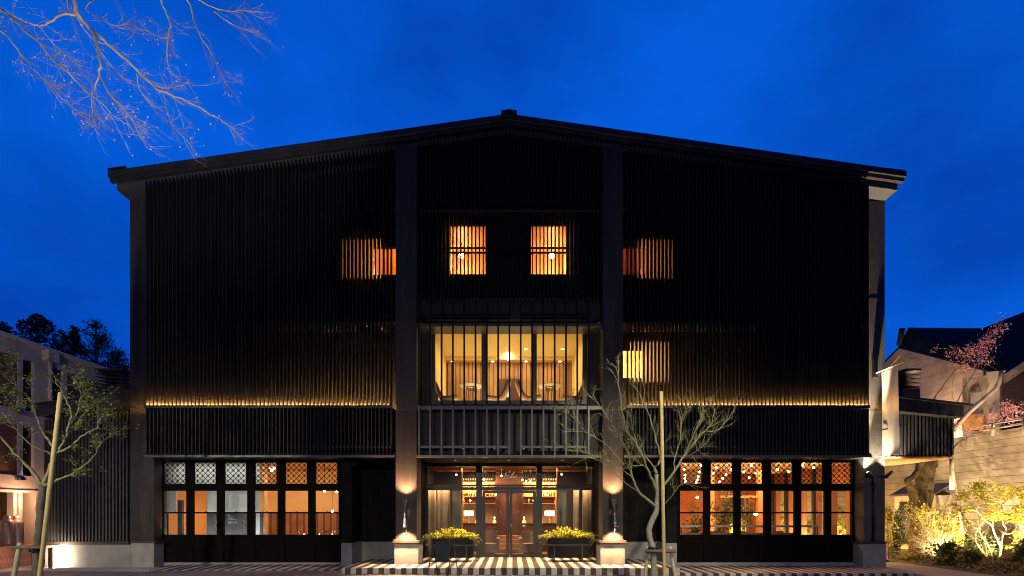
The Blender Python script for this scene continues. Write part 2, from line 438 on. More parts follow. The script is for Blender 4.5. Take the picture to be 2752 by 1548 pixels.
# ---- slat screens
SY0, SY1, SW, SP = -.03, .135, .028, .1172
def fintop(x): return Z(345, 0) - abs(x - BX) * (Z(345, 0) - Z(489, 0)) / 11.12
ledge_z = Z(1089.5, -.03)
def screen(name, x0, x1, zb, ztf, ch=.10, sp=SP, y0=SY0, y1=SY1, w=SW, m='slat', label=None):
    mb = MB(); n = int(round((x1 - x0) / sp)); st = (x1 - x0) / n
    for i in range(n + 1):
        x = x0 + i * st; zt = ztf(x)
        mb.prismx([(y0, zb), (y1, zb), (y1, zt - ch), (y0, zt)] if ch else [(y0, zb), (y1, zb), (y1, zt), (y0, zt)], x - w / 2, x + w / 2)
    o = mb.build(name, M[m], B)
    if label: o['label'] = label
    return o
xl0, xl1 = X(392, -.03), X(1050, -.03)
xr0, xr1 = X(1688, -.03), X(2334, -.03)
for (a, b) in ((xl0, xl1), (xr0, xr1)):
    s = screen('slat_screen', a, b, ledge_z, fintop)
    r = MB()
    for py in (548,):
        r.box(a - .02, b + .02, SY1 + .003, SY1 + .05, Z(py, .1) - .025, Z(py, .1) + .025)
    r.build('rail', M['slat'], s)
    s = screen('slat_screen', a, b, SOF + .06, lambda x: ledge_z - .10, ch=0, m='slatlow')
    r = MB()
    r.box(a - .02, b + .02, SY1 + .003, SY1 + .045, Z(1201, .1) - .03, Z(1201, .1) + .03)
    r.build('rail', M['bar'], s)
    # ledge carrying the light strip, and the strip itself
    l = MB(); l.box(a - .05, b + .05, -.045, -.034, ledge_z - .085, ledge_z + .004); l.box(a - .05, b + .05, -.034, WY - .002, ledge_z - .085, ledge_z - .05)
    l.build('ledge', M['darkmetal'], B)
    e = MB(); e.box(a, b, .015, .06, ledge_z - .04, ledge_z - .014); e.build('light_strip', glow('led_amber', (1, .48, .12), 1000), B)
    # floor slab soffits between wall and slats
    h = MB(); h.box(a - .1, b + .1, .17, WY - .002, Z(875, .2), Z(875, .2) + .1); h.box(a - .1, b + .1, .5, WY - .002, Z(567, .5), Z(567, .5) + .1)
    h.build('ledge', M['bar'], B)
# small fixing brackets behind the slats
br = MB()
for px in (897, 954, 1036, 1046, 1694, 1784, 1885, 1986, 2090):
    for py in (550, 792, 850):
        x = X(px, .15); br.box(x - .012, x + .012, .155, .20, Z(py, .15) - .035, Z(py, .15) + .035)
br.build('bracket', M['chrome'], B)
# centre screen above
cz0 = Z(797, 0)
s = screen('slat_screen', X(1125, 0), X(1615, 0), cz0, lambda x: fintop(x) + .02, sp=.1152)
r = MB()
for py in (540, 664, 676.5, 786):
    r.box(X(1124, .1), X(1617, .1), SY1 + .003, SY1 + .04, Z(py, .1) - .022, Z(py, .1) + .022)
r.build('rail', M['slat'], s)
h = MB(); h.box(X(1121, .2), X(1619, .2), .2, CY - .002, Z(570, .2), Z(570, .2) + .06); h.build('ledge', M['bar'], B)
# centre bars
bars_px = [1126 + 30.4 * i for i in range(16)]
def barscreen(z0, z1, railpy, bm='bar'):
    mb = MB()
    for px in bars_px:
        x = X(px, 0); mb.box(x - .026, x + .026, -.02, .045, z0, z1)
    o = mb.build('bar_screen', M[bm], B)
    for a, b in ((1126, 1370), (1401, 1582)):
        rr = MB(); rr.box(X(a, .05), X(b, .05), .048, .09, Z(railpy, .05) - .035, Z(railpy, .05) + .035); rr.build('rail', M[bm], o)
barscreen(Z(1224, 0), Z(1090, 0), 1201)
barscreen(Z(1087, 0), Z(792, 0), 845, 'slat')
h = MB()
h.box(X(1120, 0), X(1618, 0), .05, .7, Z(1100, .05), Z(1091, .05)); h.build('sill', M['bar'], B)
h = MB(); h.box(X(1120, 0), X(1618, 0), .05, .7, Z(877, .05), Z(877, .05) + .09); h.build('lintel', M['bar'], B)
h = MB(); h.box(X(1120, 0), X(1618, 0), -.05, .1, SOF - .02, SOF + .055); h.build('soffit_flashing', M['bar'], B)
fx = MB()
for px, py in ((1166, 1227), (1247, 1230), (1490, 1231), (1166, 1203), (1245, 1205), (1329, 1205), (1408, 1205), (1490, 1205)):
    x = X(px, .1); fx.box(x - .02, x + .02, .06, .12, Z(py, .1) - .03, Z(py, .1) + .02)
fx.build('bracket', M['bronze'], B)

# ---- windows of the upper storeys
def framed(name, x0, x1, z0, z1, y, fw=.05, fd=.08, m='frame', muntins=(), rails=(), glassy=.03, parent=None):
    f = MB()
    f.box(x0, x0 + fw, y, y + fd, z0, z1); f.box(x1 - fw, x1, y, y + fd, z0, z1)
    f.box(x0 + fw, x1 - fw, y, y + fd, z0, z0 + fw); f.box(x0 + fw, x1 - fw, y, y + fd, z1 - fw, z1)
    for x, w in muntins: f.box(x - w / 2, x + w / 2, y + .004, y + fd - .004, z0 + fw, z1 - fw)
    for z, w in rails: f.box(x0 + fw, x1 - fw, y + .006, y + fd - .006, z - w / 2, z + w / 2)
    o = f.build(name, M[m], parent or B)
    g = MB(); g.add([(x0 + fw, y + glassy, z0 + fw), (x1 - fw, y + glassy, z0 + fw), (x1 - fw, y + glassy, z1 - fw), (x0 + fw, y + glassy, z1 - fw)], [(0, 1, 2, 3)])
    g.build('pane', M['glass'], o)
    return o
for h in (h3L, h3R, h2R): framed('window', h[0], h[1], h[2], h[3], WY + .06, .025)
for h in (c3a, c3b): framed('window', h[0], h[1], h[2], h[3], CY + .08, .03)
bx0, bx1 = X(1158, .70), X(1577, .70)
framed('bay_window', bx0, bx1, bz0, bz1, .70, .13, .12, 'framegrey', muntins=[(X(1301.5, .7), .18), (X(1436, .7), .16)])
ret = MB()
ret.box(pl, bx0, .70, .82, bz0, bz1); ret.box(bx1, pr, .70, .82, bz0, bz1)
ret.build('wall', M['render'], B)

# ---- rooms behind the upper windows (walls, floor, ceiling stay parts of the hotel)
M['yellowpaint'] = mat('cream_plaster', (.74, .57, .21), .8, var=.04)
M['orangewood'] = mat('orange_wood_panel', (.50, .27, .11), .5, var=.18, vscale=2, stretch=(1, 1, .15))
M['battens'] = lined('vertical_wood_battens', (.34, .19, .06), (.08, .035, .012), .16, .22, 'X', 0, .5, .25, 2, .8, .15)
M['darkwood'] = mat('dark_red_wood', (.075, .028, .016), .35, var=.3, vscale=2, stretch=(1, 1, .12))
M['floorwood'] = mat('wood_floor', (.22, .12, .06), .4, var=.25, stretch=(.2, 1, 1))
M['whitepaint'] = mat('white_plaster', (.75, .70, .60), .8, var=.03)
M['greypanel'] = mat('pale_grey_panel', (.42, .44, .42), .7, var=.08)
M['charcoal'] = mat('charcoal_panel', (.035, .037, .042), .5, var=.1)
M['curtain'] = lined('beige_curtain', (.42, .32, .21), (.22, .155, .10), .23, .35, 'X', 0, .85, .25, 3, .4, .2)
def room(x0, x1, y0, y1, z0, z1, mback, mside, mfloor, mceil, back=True):
    if back:
        w = MB(); w.box(x0, x1, y1, y1 + .08, z0, z1); w.build('interior_wall', mback, B)
    w = MB(); w.box(x0 - .08, x0, y0, y1, z0, z1); w.box(x1, x1 + .08, y0, y1, z0, z1); w.build('interior_wall', mside, B)
    w = MB(); w.box(x0 - .08, x1 + .08, y0, y1 + .08, z0 - .08, z0); w.build('interior_floor', mfloor, B)
    w = MB(); w.box(x0 - .08, x1 + .08, y0, y1 + .08, z1, z1 + .08); w.build('ceiling', mceil, B)
# 2F lounge
fz = 5.02
lx0, lx1 = X(1166, .85), X(1570, .85)
room(lx0, lx1, .84, 3.4, fz, 7.44, M['orangewood'], M['yellowpaint'], M['floorwood'], M['yellowpaint'], back=False)
bk = MB(); bk.box(lx0 - .08, lx1 + .08, 3.4, 3.5, Z(966, 3.4), 7.50); bk.box(lx0 - .08, X(1197, 3.4), 3.4, 3.5, fz, Z(966, 3.4)); bk.box(X(1538, 3.4), lx1 + .08, 3.4, 3.5, fz, Z(966, 3.4))
bk.build('interior_wall', M['yellowpaint'], B)
room(X(1193, 3.5), X(1542, 3.5), 3.51, 3.85, fz, Z(966, 3.4) + .02, M['battens'], M['darkwood'], M['floorwood'], M['orangewood'])
dd = MB(); dd.box(X(1338, 3.8), X(1397, 3.8), 3.78, 3.84, fz, Z(1018, 3.8)); dd.build('interior_door', M['darkwood'], B)
dn = MB()
for px in (1216, 1324, 1414, 1505):
    x = X(px, 3.7); dn.lathe([(.001, 0), (.06, 0)], (x, 3.7, Z(966, 3.4) + .012), 10)
for px in (1414, 1512): dn.lathe([(.001, 0), (.06, 0)], (X(px, 2.6), 2.6, 7.435), 10)
dn.build('downlight', glow('downlight_glow', (1, .72, .38), 14), B)
lamp('lounge_light', 'AREA', (-1.1, 2.0, 7.38), 45, (1, .72, .32), 1.0, to=(-1.1, 2.0, 0))
lamp('lounge_light', 'AREA', (1.0, 2.0, 7.38), 45, (1, .72, .32), 1.0, to=(1.0, 2.0, 0))
lamp('lounge_light', 'AREA', (-.1, 1.9, 5.2), 105, (1, .76, .33), 3.6, to=(-.1, 1.9, 9))
lamp('lounge_light', 'AREA', (-.1, 3.45, Z(966, 3.4) - .1), 22, (1, .60, .22), 4.4, to=(-.1, 3.9, 0), sy=.15)
# 3F centre rooms
for h, s in ((c3a, 1), (c3b, -1)):
    xm = (h[0] + h[1]) / 2
    room(xm - .70, xm + .70, CY + .23, 2.9, 8.55, 11.0, M['orangewood'], M['orangewood'], M['floorwood'], M['orangewood'])
    wp = MB(); wp.box(xm - s * .69, xm - s * .40, 2.80, 2.88, 9.0, 9.62); wp.build('wall_panel', M['whitepaint'], B)
    dk = MB(); dk.box(xm + s * .22, xm + s * .5, 2.80, 2.88, 9.40, 9.58); dk.build('wall_panel', M['darkwood'], B)
    lamp('bedroom_light', 'POINT', (xm - s * .3, 2.3, 10.25), 72, (1, .46, .14), .05)
    lamp('bedroom_light', 'AREA', (xm, 1.7, 10.9), 14, (1, .5, .16), .8, to=(xm, 1.7, 0))
# side windows: small rooms with one bright lamp each
for h, lx, col, pw, mm in ((h3L, -2.42, (1, .38, .10), 1900, 'orangewood'), (h3R, 2.14, (1, .33, .10), 2000, 'darkwood'), (h2R, 2.72, (1, .50, .16), 2300, 'yellowpaint')):
    x0, x1 = (h[0] - .6, -2.2) if lx < 0 else (2.0 if h is h3R else 2.62, h[1] + .6)
    room(x0, x1, WY + .26, 4.2, h[2] - 1.2, h[3] + .6, M[mm], M[mm], M['floorwood'], M[mm])
    lamp('bedroom_light', 'POINT', (lx, WY + 2.0, (h[2] + h[3]) / 2 + (.84 if h is not h2R else .42)), pw, col, .05)
bulb = glow('bulb_glow', (1, .66, .3), 60)
# ================================================================== ground floor of the hotel
# ---- restaurant window walls: six bays each side, one window built and copied
def lattice(mb, x0, x1, z0, z1, y, n=4):
    cs = (x1 - x0) / n
    def seg(a, b, w=.015):
        mb.bar((x0 + a[0] * cs, y, z0 + a[1] * cs), (x0 + b[0] * cs, y, z0 + b[1] * cs), w, .012)
    for i in range(-n, n + 1):           # the two diagonal directions
        a = (max(0, i), max(0, -i)); b = (min(n, n + i), min(n, n - i))
        if a != b:
            seg(a, b); seg((n - a[0], a[1]), (n - b[0], b[1]))
    for i in range(n):
        for k in range(n):
            cx_, cz_ = i + .5, k + .5
            seg((cx_ - .34, cz_), (cx_ + .34, cz_), .007); seg((cx_, cz_ - .34), (cx_, cz_ + .34), .007)
PITCH = 81.75 * (GY + D0) / F
zs0, zs1 = Z(1511, GY), SOF + .01
def bay_parts(px0, name_parent=None):
    """one bay: sash window with a square lattice transom above; px0 = left edge of the lower glass."""
    x0 = X(px0, GY); g = .0122
    u = lambda d: x0 + d * (GY + D0) / F
    f = MB(); y = GY; t = .07
    L0, L1 = u(-9.2), u(72.55)
    zt0, zt1, zu0, zu1, zl0, zl1 = Z(1300, y), Z(1243, y), Z(1376, y), Z(1319, y), Z(1437, y), Z(1380, y)
    # posts
    f.box(L0, u(1.0), y - .02, y + t, zs0, zs1); f.box(u(64.5), L1, y - .02, y + t, zs0, zs1)
    a, b = u(1.0), u(64.5)
    f.box(a, b, y, y + t - .005, zt1, zs1 - .003)                   # head
    f.box(a, b, y - .012, y + t - .005, zu1, zt0)                     # transom rail
    f.box(a, u(2.8), y + .004, y + t - .006, zt0, zt1); f.box(u(60.2), b, y + .004, y + t - .006, zt0, zt1)
    f.box(a, b, y - .006, y + t - .005, zs0 + .62, zl0)               # bottom rail
    f.box(a, b, y + .012, y + t - .01, zs0, zs0 + .62)                # panel below
    f.box(a - .0, b, y - .028, y + .02, zl0 - .115, zl0 - .075)       # sill
    w = f.build('window', M['frame'], B)
    s = MB(); s.box(a, b, y + .015, y + .05, zl1, zu0); s.box((a + b) / 2 - .012, (a + b) / 2 + .03, y + .02, y + .045, zu0 + .001, zu0 + .02)
    s.build('sash_rail', M['frame'], w)
    lt = MB(); lattice(lt, u(2.8), u(60.2), zt0, zt1, y + .035); lt.build('lattice', M['frame'], w)
    pn = MB()
    for q0, q1, xa, xb in ((zt0, zt1, u(2.8), u(60.2)), (zl0, zu1, a, b)):
        pn.add([(xa, y + .056, q0), (xb, y + .056, q0), (xb, y + .056, q1), (xa, y + .056, q1)], [(0, 1, 2, 3)])
    pn.build('pane', M['glass'], w)
    return w
w0 = bay_parts(437.0)
for i in range(1, 6): dup(w0, B, (PITCH * i, 0, 0))
xr_first = X(1826.6, GY) - X(437, GY)
for i in range(6): dup(w0, B, (xr_first + PITCH * .994 * i, 0, 0))
# wall ends, recess walls and plinths beside the glazing
jm = MB()
jm.box(X(413, GY), X(437, GY) - .118, GY - .01, GY + .1, zs0, zs1)
jm.box(X(437, GY) + PITCH * 5 + .885, X(917.5, GY) + .1, GY, GY + .1, zs0, zs1)
jm.box(X(2289, GY) + .01, X(2321, GY) + .2, GY + .015, GY + .11, zs0 - .15, zs1)
jm.box(X(1790, GY), xr_first + X(437, GY) - .113, GY, GY + .1, zs0, zs1)
jm.build('wall', M['blackwall'], B)
for sgn in (1, -1):
    m_ = (lambda px: px) if sgn == 1 else (lambda px: 2736 - px)
    w = MB(); w.box(X(m_(917.5), .63), X(m_(945), .63), .63, 1.8, .52, zs1)
    w.build('wall', M['blackwall'], B)
    w = MB(); w.box(X(m_(945), .63) - sgn * .01, X(m_(1062), 1.7), 1.70, 1.85, .55, zs1); w.build('wall', M['blackwall'], B)
    q = MB(); q.box(X(m_(917), .60), X(m_(945.6), .60), .60, 1.8, -.2, Z(1459.5, .60)); q.build('plinth', M['concrete'], B)
    q = MB(); q.box(X(m_(945), .63), X(m_(1062), 1.66), 1.66, 1.84, -.1, Z(1456, 1.66)); q.build('plinth', M['concrete'], B)
    gv = MB()
    for k in range(1, 6):
        xx = X(m_(945), .63) + (X(m_(1062), 1.7) - X(m_(945), .63)) * k / 6; gv.box(xx - .008, xx + .008, 1.688, 1.72, .63, zs1 - .02)
    gv.build('batten', M['frame'], B)
cb = MB(); cb.box(X(433, GY), X(917, GY), GY - .05, GY + .08, -.25, zs0 - .004); cb.box(X(1819, GY), X(2300, GY), GY - .05, GY + .08, -.35, zs0 - .004)
cb.build('concrete_kerb', M['concrete'], B)

# ---- left dining room
dy0 = GY + .09
dl0, dl1 = wl + .21, X(945, .63) - .15
M['diningwall'] = mat('ochre_dining_wall', (.62, .42, .22), .75, var=.07, vscale=2)
M['wainscot'] = lined('brown_curtain', (.24, .10, .055), (.09, .032, .02), .27, .3, 'X', 0, .75, .3, 3, .5, .25)
room(dl0, dl1, dy0, 4.9, -.02, zs1 - .03, M['diningwall'], M['diningwall'], M['floorwood'], M['orangewood'])
ws = MB(); ws.box(dl0 + .01, dl1 - .01, 4.82, 4.895, 0, Z(1377, 4.82)); ws.build('wainscot', M['wainscot'], B)
# pale screens and dark boards; the gap and its dark post imitate street reflections
ps = MB()
sy = dy0 + .45
ps.box(X(437, sy) - .05, X(473, sy), sy, sy + .03, Z(1378, sy), zs1 - .04); ps.box(X(556, sy), X(698, sy), sy, sy + .03, Z(1378, sy), zs1 - .04)
ps.box(X(473, sy), X(556, sy), sy, sy + .03, Z(1312, sy), zs1 - .04)
ps.box(X(688, sy), X(698, sy), sy + .001, sy + .028, 0, Z(1379, sy))
ps.build('window_screen', M['greypanel'], B)
db = MB(); db.box(X(437, sy) - .05, X(452, sy), sy, sy + .03, .3, Z(1379, sy)); db.box(X(466, sy), X(478, sy), sy + .2, sy + .3, 0, 2.0); db.box(X(558, sy), X(686, sy), sy + .032, sy + .055, .3, Z(1379, sy)); db.box(X(699, sy), X(706, sy), sy, sy + .03, .3, Z(1379, sy))  # the slim tall post stands in for a trunk reflected in the pane
db.build('dark_screen', M['charcoal'], B)
inner = MB(); inner.box(X(700, sy) + .03, X(700, sy) + .10, sy + .05, sy + .28, 0, zs1 - .04); inner.build('partition', M['diningwall'], B)
rnd = random.Random(5)
M['ink'] = mat('white_lettering', (.6, .6, .58), .6, var=.05)
for px0, px1, rows, lab in ((612, 662, ((.0, .09, .45), (.0, .35, 1), (.0, .3, 1), (.0, .5, 1), (.0, .55, 1), (.0, .45, 1), (.0, .6, 1)), 'black menu board with white list lettering behind the third dining window'),
                       (570, 584, ((.4, .9, 1),), 'black notice board with sparse white lettering behind the second dining window')):
    yb = sy - .02
    t = thing('menu_board', lab, 'menu board', (X((px0 + px1) / 2, yb), yb, Z(1408, yb)))
    b_ = MB(); b_.box(X(px0 - 8, yb) if px0 > 600 else X(556, yb), X(px1 + 4, yb), yb, yb + .012, Z(1437, yb), Z(1380, yb)); b_.build('board', M['charcoal'], t)
    k = MB()
    def word(x, z, ln, h=.012):
        e = x + ln
        while x < e:
            l_ = rnd.uniform(.012, .05); k.box(x, min(e, x + l_), yb - .004, yb - .001, z, z + h * rnd.uniform(.6, 1)); x += l_ + .012
    z = Z(1386, yb)
    if px0 > 600:
        for a_, b__, _ in rows: word(X(613, yb), z, (b__) * .62, .011); z -= .047
    z = Z(1386, yb)
    xr = X(px1 - 2, yb)
    for i in range(9):
        word(xr - rnd.choice((.02, .035, .07)), z, .03, .012); z -= .058
    k.build('lettering', M['ink'], t)
lamp('dining_light', 'AREA', (-8.2, 2.6, zs1 - .08), 140, (1, .60, .26), 2.6, to=(-8.0, 3.4, 0), sy=1.2)
lamp('dining_light', 'AREA', (-7.0, 2.3, .5), 34, (1, .56, .22), 1.6, to=(-7.0, 4.9, 2.4))
lamp('dining_light', 'AREA', (-9.6, dy0 + .07, zs1 - .09), 22, (.95, .97, .88), 3.6, to=(-9.6, dy0 + .34, 1.9), sy=.08); lamp('dining_light', 'AREA', (-9.7, dy0 + .06, .72), 26, (.95, .97, .90), 3.4, to=(-9.7, dy0 + .40, 2.3), sy=.08)  # hidden strips added to light the pale screens evenly
lamp('dining_light', 'POINT', (-10.8, 3.6, 1.2), 40, (1, .40, .10), .1)

# ---- right dining room: the far openings on its right look into the lit garden
rx0, rx1 = X(1791, .63) + .15, wr - .2
M['brick'] = brickm('orange_brick', (.46, .16, .06), (.36, .115, .045), (.40, .20, .10), 'XZ', .22, .075)
M['wood2'] = mat('reddish_timber', (.34, .14, .055), .45, var=.2, stretch=(1, 1, .12))
ry1 = 7.0
def wY(px): return rx1 * F / (px - CX) - D0
bw = MB(); bw.box(rx0, X(1893, ry1), ry1, ry1 + .15, 0, zs1); bw.build('brick_wall', M['brick'], B)
bk = MB(); wall_with_holes(bk, X(1893, ry1), wr, -.1, zs1, ry1, ry1 + .12, [(X(1958, ry1), X(2006, ry1), .25, 2.2)]); bk.build('timber_wall', M['wood2'], B)
sw_ = MB()
ops = [(wY(b_), wY(a_), .35, t_) for a_, b_, t_ in ((2086, 2112, 2.62), (2118, 2131, 2.62), (2156, 2185, 2.52), (2195, 2216, 2.52), (2236, 2274, 2.55))]
ys_ = sorted({dy0, ry1, *[o[0] for o in ops], *[o[1] for o in ops]})
for a_, b_ in zip(ys_[:-1], ys_[1:]):
    h_ = [o for o in ops if o[0] < (a_ + b_) / 2 < o[1]]
    if h_: sw_.box(rx1, wr, a_, b_, -.1, h_[0][2]); sw_.box(rx1, wr, a_, b_, h_[0][3], SOF + .12)
    else: sw_.box(rx1, wr, a_, b_, -.1, SOF + .12)
sw_.build('timber_wall', M['wood2'], B)
sp_ = MB()
for a_ in (2078, 2115, 2145, 2190, 2225): sp_.box(rx1 - .10, rx1 - .002, wY(a_) - .06, wY(a_) + .06, 0, zs1 - .04)
sp_.build('timber_post', M['charcoal'], B)
w = MB(); w.box(rx0 - .08, rx0, dy0 + .62, ry1, 0, zs1); w.build('interior_wall', M['diningwall'], B)
w = MB(); w.box(rx0 - .08, wr, dy0, ry1, -.09, -.02); w.build('interior_floor', M['floorwood'], B)
w = MB(); w.box(rx0 - .08, wr, dy0, ry1, zs1 - .03, zs1 + .05); w.build('ceiling', M['orangewood'], B)
c_ = MB()
for px in (1911, 2040):
    c_.box(X(px, 4.2) - .09, X(px, 4.2) + .09, 4.1, 4.28, 0, zs1 - .04)
c_.box(X(1935, 4.2), X(2035, 4.2), 4.12, 4.26, Z(1338, 4.2), Z(1332, 4.2))
c_.box(X(2230, 2.0), X(2300, 2.0), 2.0, 2.06, 0, zs1 - .04) if False else None
c_.build('timber_post', M['orangewood'], B)
lamp('dining_light', 'AREA', (8.4, 3.4, zs1 - .08), 300, (1, .46, .15), 3.6, to=(8.0, 4.2, 0), sy=2.0)
lamp('dining_light', 'AREA', (7.4, 3.4, .5), 90, (1, .42, .12), 2.0, to=(7.0, 7.0, 2.2))
lamp('dining_light', 'POINT', (10.6, 2.6, 2.4), 50, (1, .45, .14), .08)

# ---- lobby
lbx0, lbx1 = X(1128, EY), X(1612, EY)
ly1 = 6.3
M['curtainwood'] = lined('beige_grain_drape', (.45, .33, .21), (.30, .20, .12), .31, .4, 'X', 0, .8, .25, 3, .4, .25)
room(lbx0, lbx1, EY + .12, ly1, -.03, SOF, M['orangewood'], M['charcoal'], M['floorwood'], M['darkwood'])
ent = MB()
ez1 = Z(1250, EY)
# entrance side walls and the jambs in front of the glass
ent.box(pl - .0, X(1140, EY), .62, EY + .1, .0, SOF); ent.box(X(1600, EY), pr + .0, .62, EY + .1, .0, SOF)
ent.build('wall', M['frame'], B)
hd = MB(); hd.box(X(1140, EY), X(1600, EY), EY - .02, EY + .10, ez1, SOF); hd.build('lintel', M['framegrey'], B)
# frame of the entrance screen
fr = MB(); ya, yb = EY, EY + .09
def fbar(p0, p1, q0, q1, y0=ya, y1=yb): fr.box(X(p0, EY), X(p1, EY), y0, y1, Z(q1, EY), Z(q0, EY))
fbar(1140, 1150, 1250, 1498); fbar(1590, 1600, 1250, 1498)
fbar(1279.5, 1296, 1250, 1498, ya - .015, yb + .004); fbar(1441, 1457, 1250, 1498, ya - .015, yb + .004)
for a, b in ((1150, 1279.5), (1296, 1441), (1457, 1590)):
    fbar(a, b, 1250, 1253.5); fbar(a, b, 1302, 1307.5, ya, yb); fbar(a, b, 1309, 1317, ya - .01, yb + .002)
fbar(1150, 1279.5, 1490, 1498); fbar(1457, 1590, 1490, 1498)
fbar(1211, 1215.5, 1317, 1490); fbar(1523, 1527.5, 1317, 1490)
fr.build('entrance_frame', M['framegrey'], B)
gl = MB()
for a, b, c, d in ((1150, 1279, 1253, 1302), (1296, 1441, 1253, 1302), (1457, 1590, 1253, 1302), (1150, 1279, 1317, 1490), (1457, 1590, 1317, 1490)):
    x0, x1, z0, z1 = X(a, EY), X(b, EY), Z(d, EY), Z(c, EY); y = EY + .045
    gl.add([(x0, y, z0), (x1, y, z0), (x1, y, z1), (x0, y, z1)], [(0, 1, 2, 3)])
gl.build('transom_pane', M['glass'], B)
for a, b in ((1296.6, 1368.2), (1369.4, 1440.4)):
    d = MB(); x0, x1, z0, z1 = X(a, EY), X(b, EY), .01, Z(1317.5, EY); y0, y1 = EY + .012, EY + .062
    sw = .10
    d.box(x0, x0 + sw, y0, y1, z0, z1); d.box(x1 - sw, x1, y0, y1, z0, z1); d.box(x0 + sw, x1 - sw, y0, y1, z1 - .10, z1); d.box(x0 + sw, x1 - sw, y0, y1, z0, z0 + .105)
    o = d.build('entrance_door', M['framegrey'], B)
    g = MB(); y = EY + .035; g.add([(x0 + sw, y, z0 + .1), (x1 - sw, y, z0 + .1), (x1 - sw, y, z1 - .1), (x0 + sw, y, z1 - .1)], [(0, 1, 2, 3)]); g.build('pane', M['glass'], o)
    hx = x1 - .05 if a < 1300 else x0 + .05
    h_ = MB(); h_.tube([(hx, y0 - .045, .62), (hx, y0 - .045, 1.22)], .014, 8); h_.box(hx - .008, hx + .008, y0 - .045, y0 - .001, .68, .70); h_.box(hx - .008, hx + .008, y0 - .045, y0 - .001, 1.14, 1.16)
    h_.build('handle', M['bronze'], o)
tp = MB(); tp.box(X(1404, EY), X(1412, EY), EY + .028, EY + .032, Z(1415, EY), Z(1411, EY)); tp.build('door_notice', M['ink'], B)
# script lettering over the doors, traced as one flowing line
sgt = [[(1349, 1289.5), (1352, 1288.2), (1355, 1285), (1358, 1279), (1361.5, 1268), (1360, 1269), (1357.5, 1275), (1361, 1279), (1363, 1281)], [(1357, 1282), (1361, 1279.5), (1363.5, 1280), (1366.5, 1276), (1366, 1279), (1369, 1280.5)],
       [(1357, 1286.5), (1362, 1285.5), (1370, 1284.5), (1376, 1283.5), (1384, 1283.5), (1387, 1283), (1390, 1285)], [(1371, 1283.5), (1374, 1279.5), (1376, 1275.5), (1383, 1267.2), (1384, 1269), (1379, 1275), (1374.5, 1281), (1378, 1283), (1381, 1279), (1381, 1282.5), (1384.5, 1279), (1385, 1282.5), (1388.5, 1277), (1387, 1282)], [(1368.5, 1265), (1370.5, 1265), (1370, 1272), (1369, 1272), (1368.5, 1265)]]
sg = MB()
for st in sgt: sg.tube([P(a, b, EY + .03) for a, b in st], .0135, 6)
M['gilt'] = mat('pale_gilt_lettering', (.75, .62, .42), .35, metal=.2, var=.05, emit=(1, .78, .5), es=.12)  # faint glow put into the letters, which are no lamp
o = sg.build('script_lettering', M['gilt'], B)
# interior fittings that belong to the building
ct = MB()
for a, b in ((1142, 1172), (1176, 1209), (1566, 1592), (1541, 1556)): ct.box(X(a, 2.5), X(b, 2.5), 2.48, 2.56, 0.02, Z(1318, 2.5))
ct.build('curtain', M['curtainwood'], B)
gp = MB(); gp.box(X(1213, 3.0), X(1238, 3.0), 3.0, 3.04, 0, Z(1320, 3.0)); gp.box(X(1499, 3.0), X(1526, 3.0), 3.0, 3.04, 0.0, Z(1318, 3.0)); gp.build('glass_screen', mat('grey_green_screen', (.13, .145, .12), .6), B)
po = MB()
for px in (1241.5, 1497.5): po.box(X(px, 3.3) - .03, X(px, 3.3) + .03, 3.27, 3.33, 0, SOF - .03)
po.build('timber_post', M['orangewood'], B)
stp = MB()
for i in range(4): stp.box(X(1333, 4.4) , X(1404, 4.4), 4.2 + .32 * i, ly1 - .001, .15 * i, .15 * (i + 1) - .002 * i)
stp.build('step', M['floorwood'], B)
idr = MB(); idr.box(X(1337, 5.9), X(1368, 5.9), 5.86, 5.92, .60, Z(1320, 5.9)); idr.box(X(1369.2, 5.9), X(1400, 5.9), 5.86, 5.92, .60, Z(1320, 5.9))
o = idr.build('interior_door', M['darkwood'], B)
hh = MB()
for px in (1344, 1393): hh.tube([P(px, 1370, 5.84), P(px, 1388, 5.84)], .012, 6)
hh.build('handle', M['bronze'], o)
idf = MB(); idf.box(X(1330, 5.8), X(1337, 5.8), 5.75, 6.0, .0, SOF - .04); idf.box(X(1400, 5.8), X(1407, 5.8), 5.75, 6.0, 0, SOF - .04); idf.box(X(1337, 5.8), X(1400, 5.8), 5.76, 5.99, Z(1319, 5.8), SOF - .04)
idf.build('door_surround', M['darkwood'], B)
hb = MB()
for i in range(15):
    for a0, a1 in ((1243, 1331), (1406, 1497)):
        px = a0 + (a1 - a0) * i / 14; hb.box(X(px, 5.2) - .028, X(px, 5.2) + .028, 5.15, 5.25, Z(1292, 5.2), SOF - .03)
hk = MB()
for a0, a1 in ((1243, 1331), (1406, 1497)): hk.box(X(a0, 5.27), X(a1, 5.27), 5.27, 5.30, Z(1293, 5.27), SOF - .03)
hk.box(lbx0, X(1241, 5.2), 5.2, 5.26, 0, SOF - .03); hk.box(X(1498, 5.2), lbx1, 5.2, 5.26, 0, SOF - .03)
hk.build('dark_screen', M['charcoal'], B)
hb.build('header_slats', M['darkwood'], B)
sv = MB()
for a, b in ((1243, 1331), (1407, 1497)):
    sv.box(X(a, 5.2), X(b, 5.2), 5.05, 5.3, Z(1293.5, 5.2) - .03, Z(1293.5, 5.2)); sv.box(X(a, 5.6), X(b, 5.6), 5.5, 6.28, Z(1334, 5.6) - .02, Z(1334, 5.6))
    sv.box(X(a, 5.6), X(b, 5.6), 5.5, 6.28, Z(1352, 5.6) - .02, Z(1352, 5.6))
sv.build('shelf', M['orangewood'], B)
cn = MB()
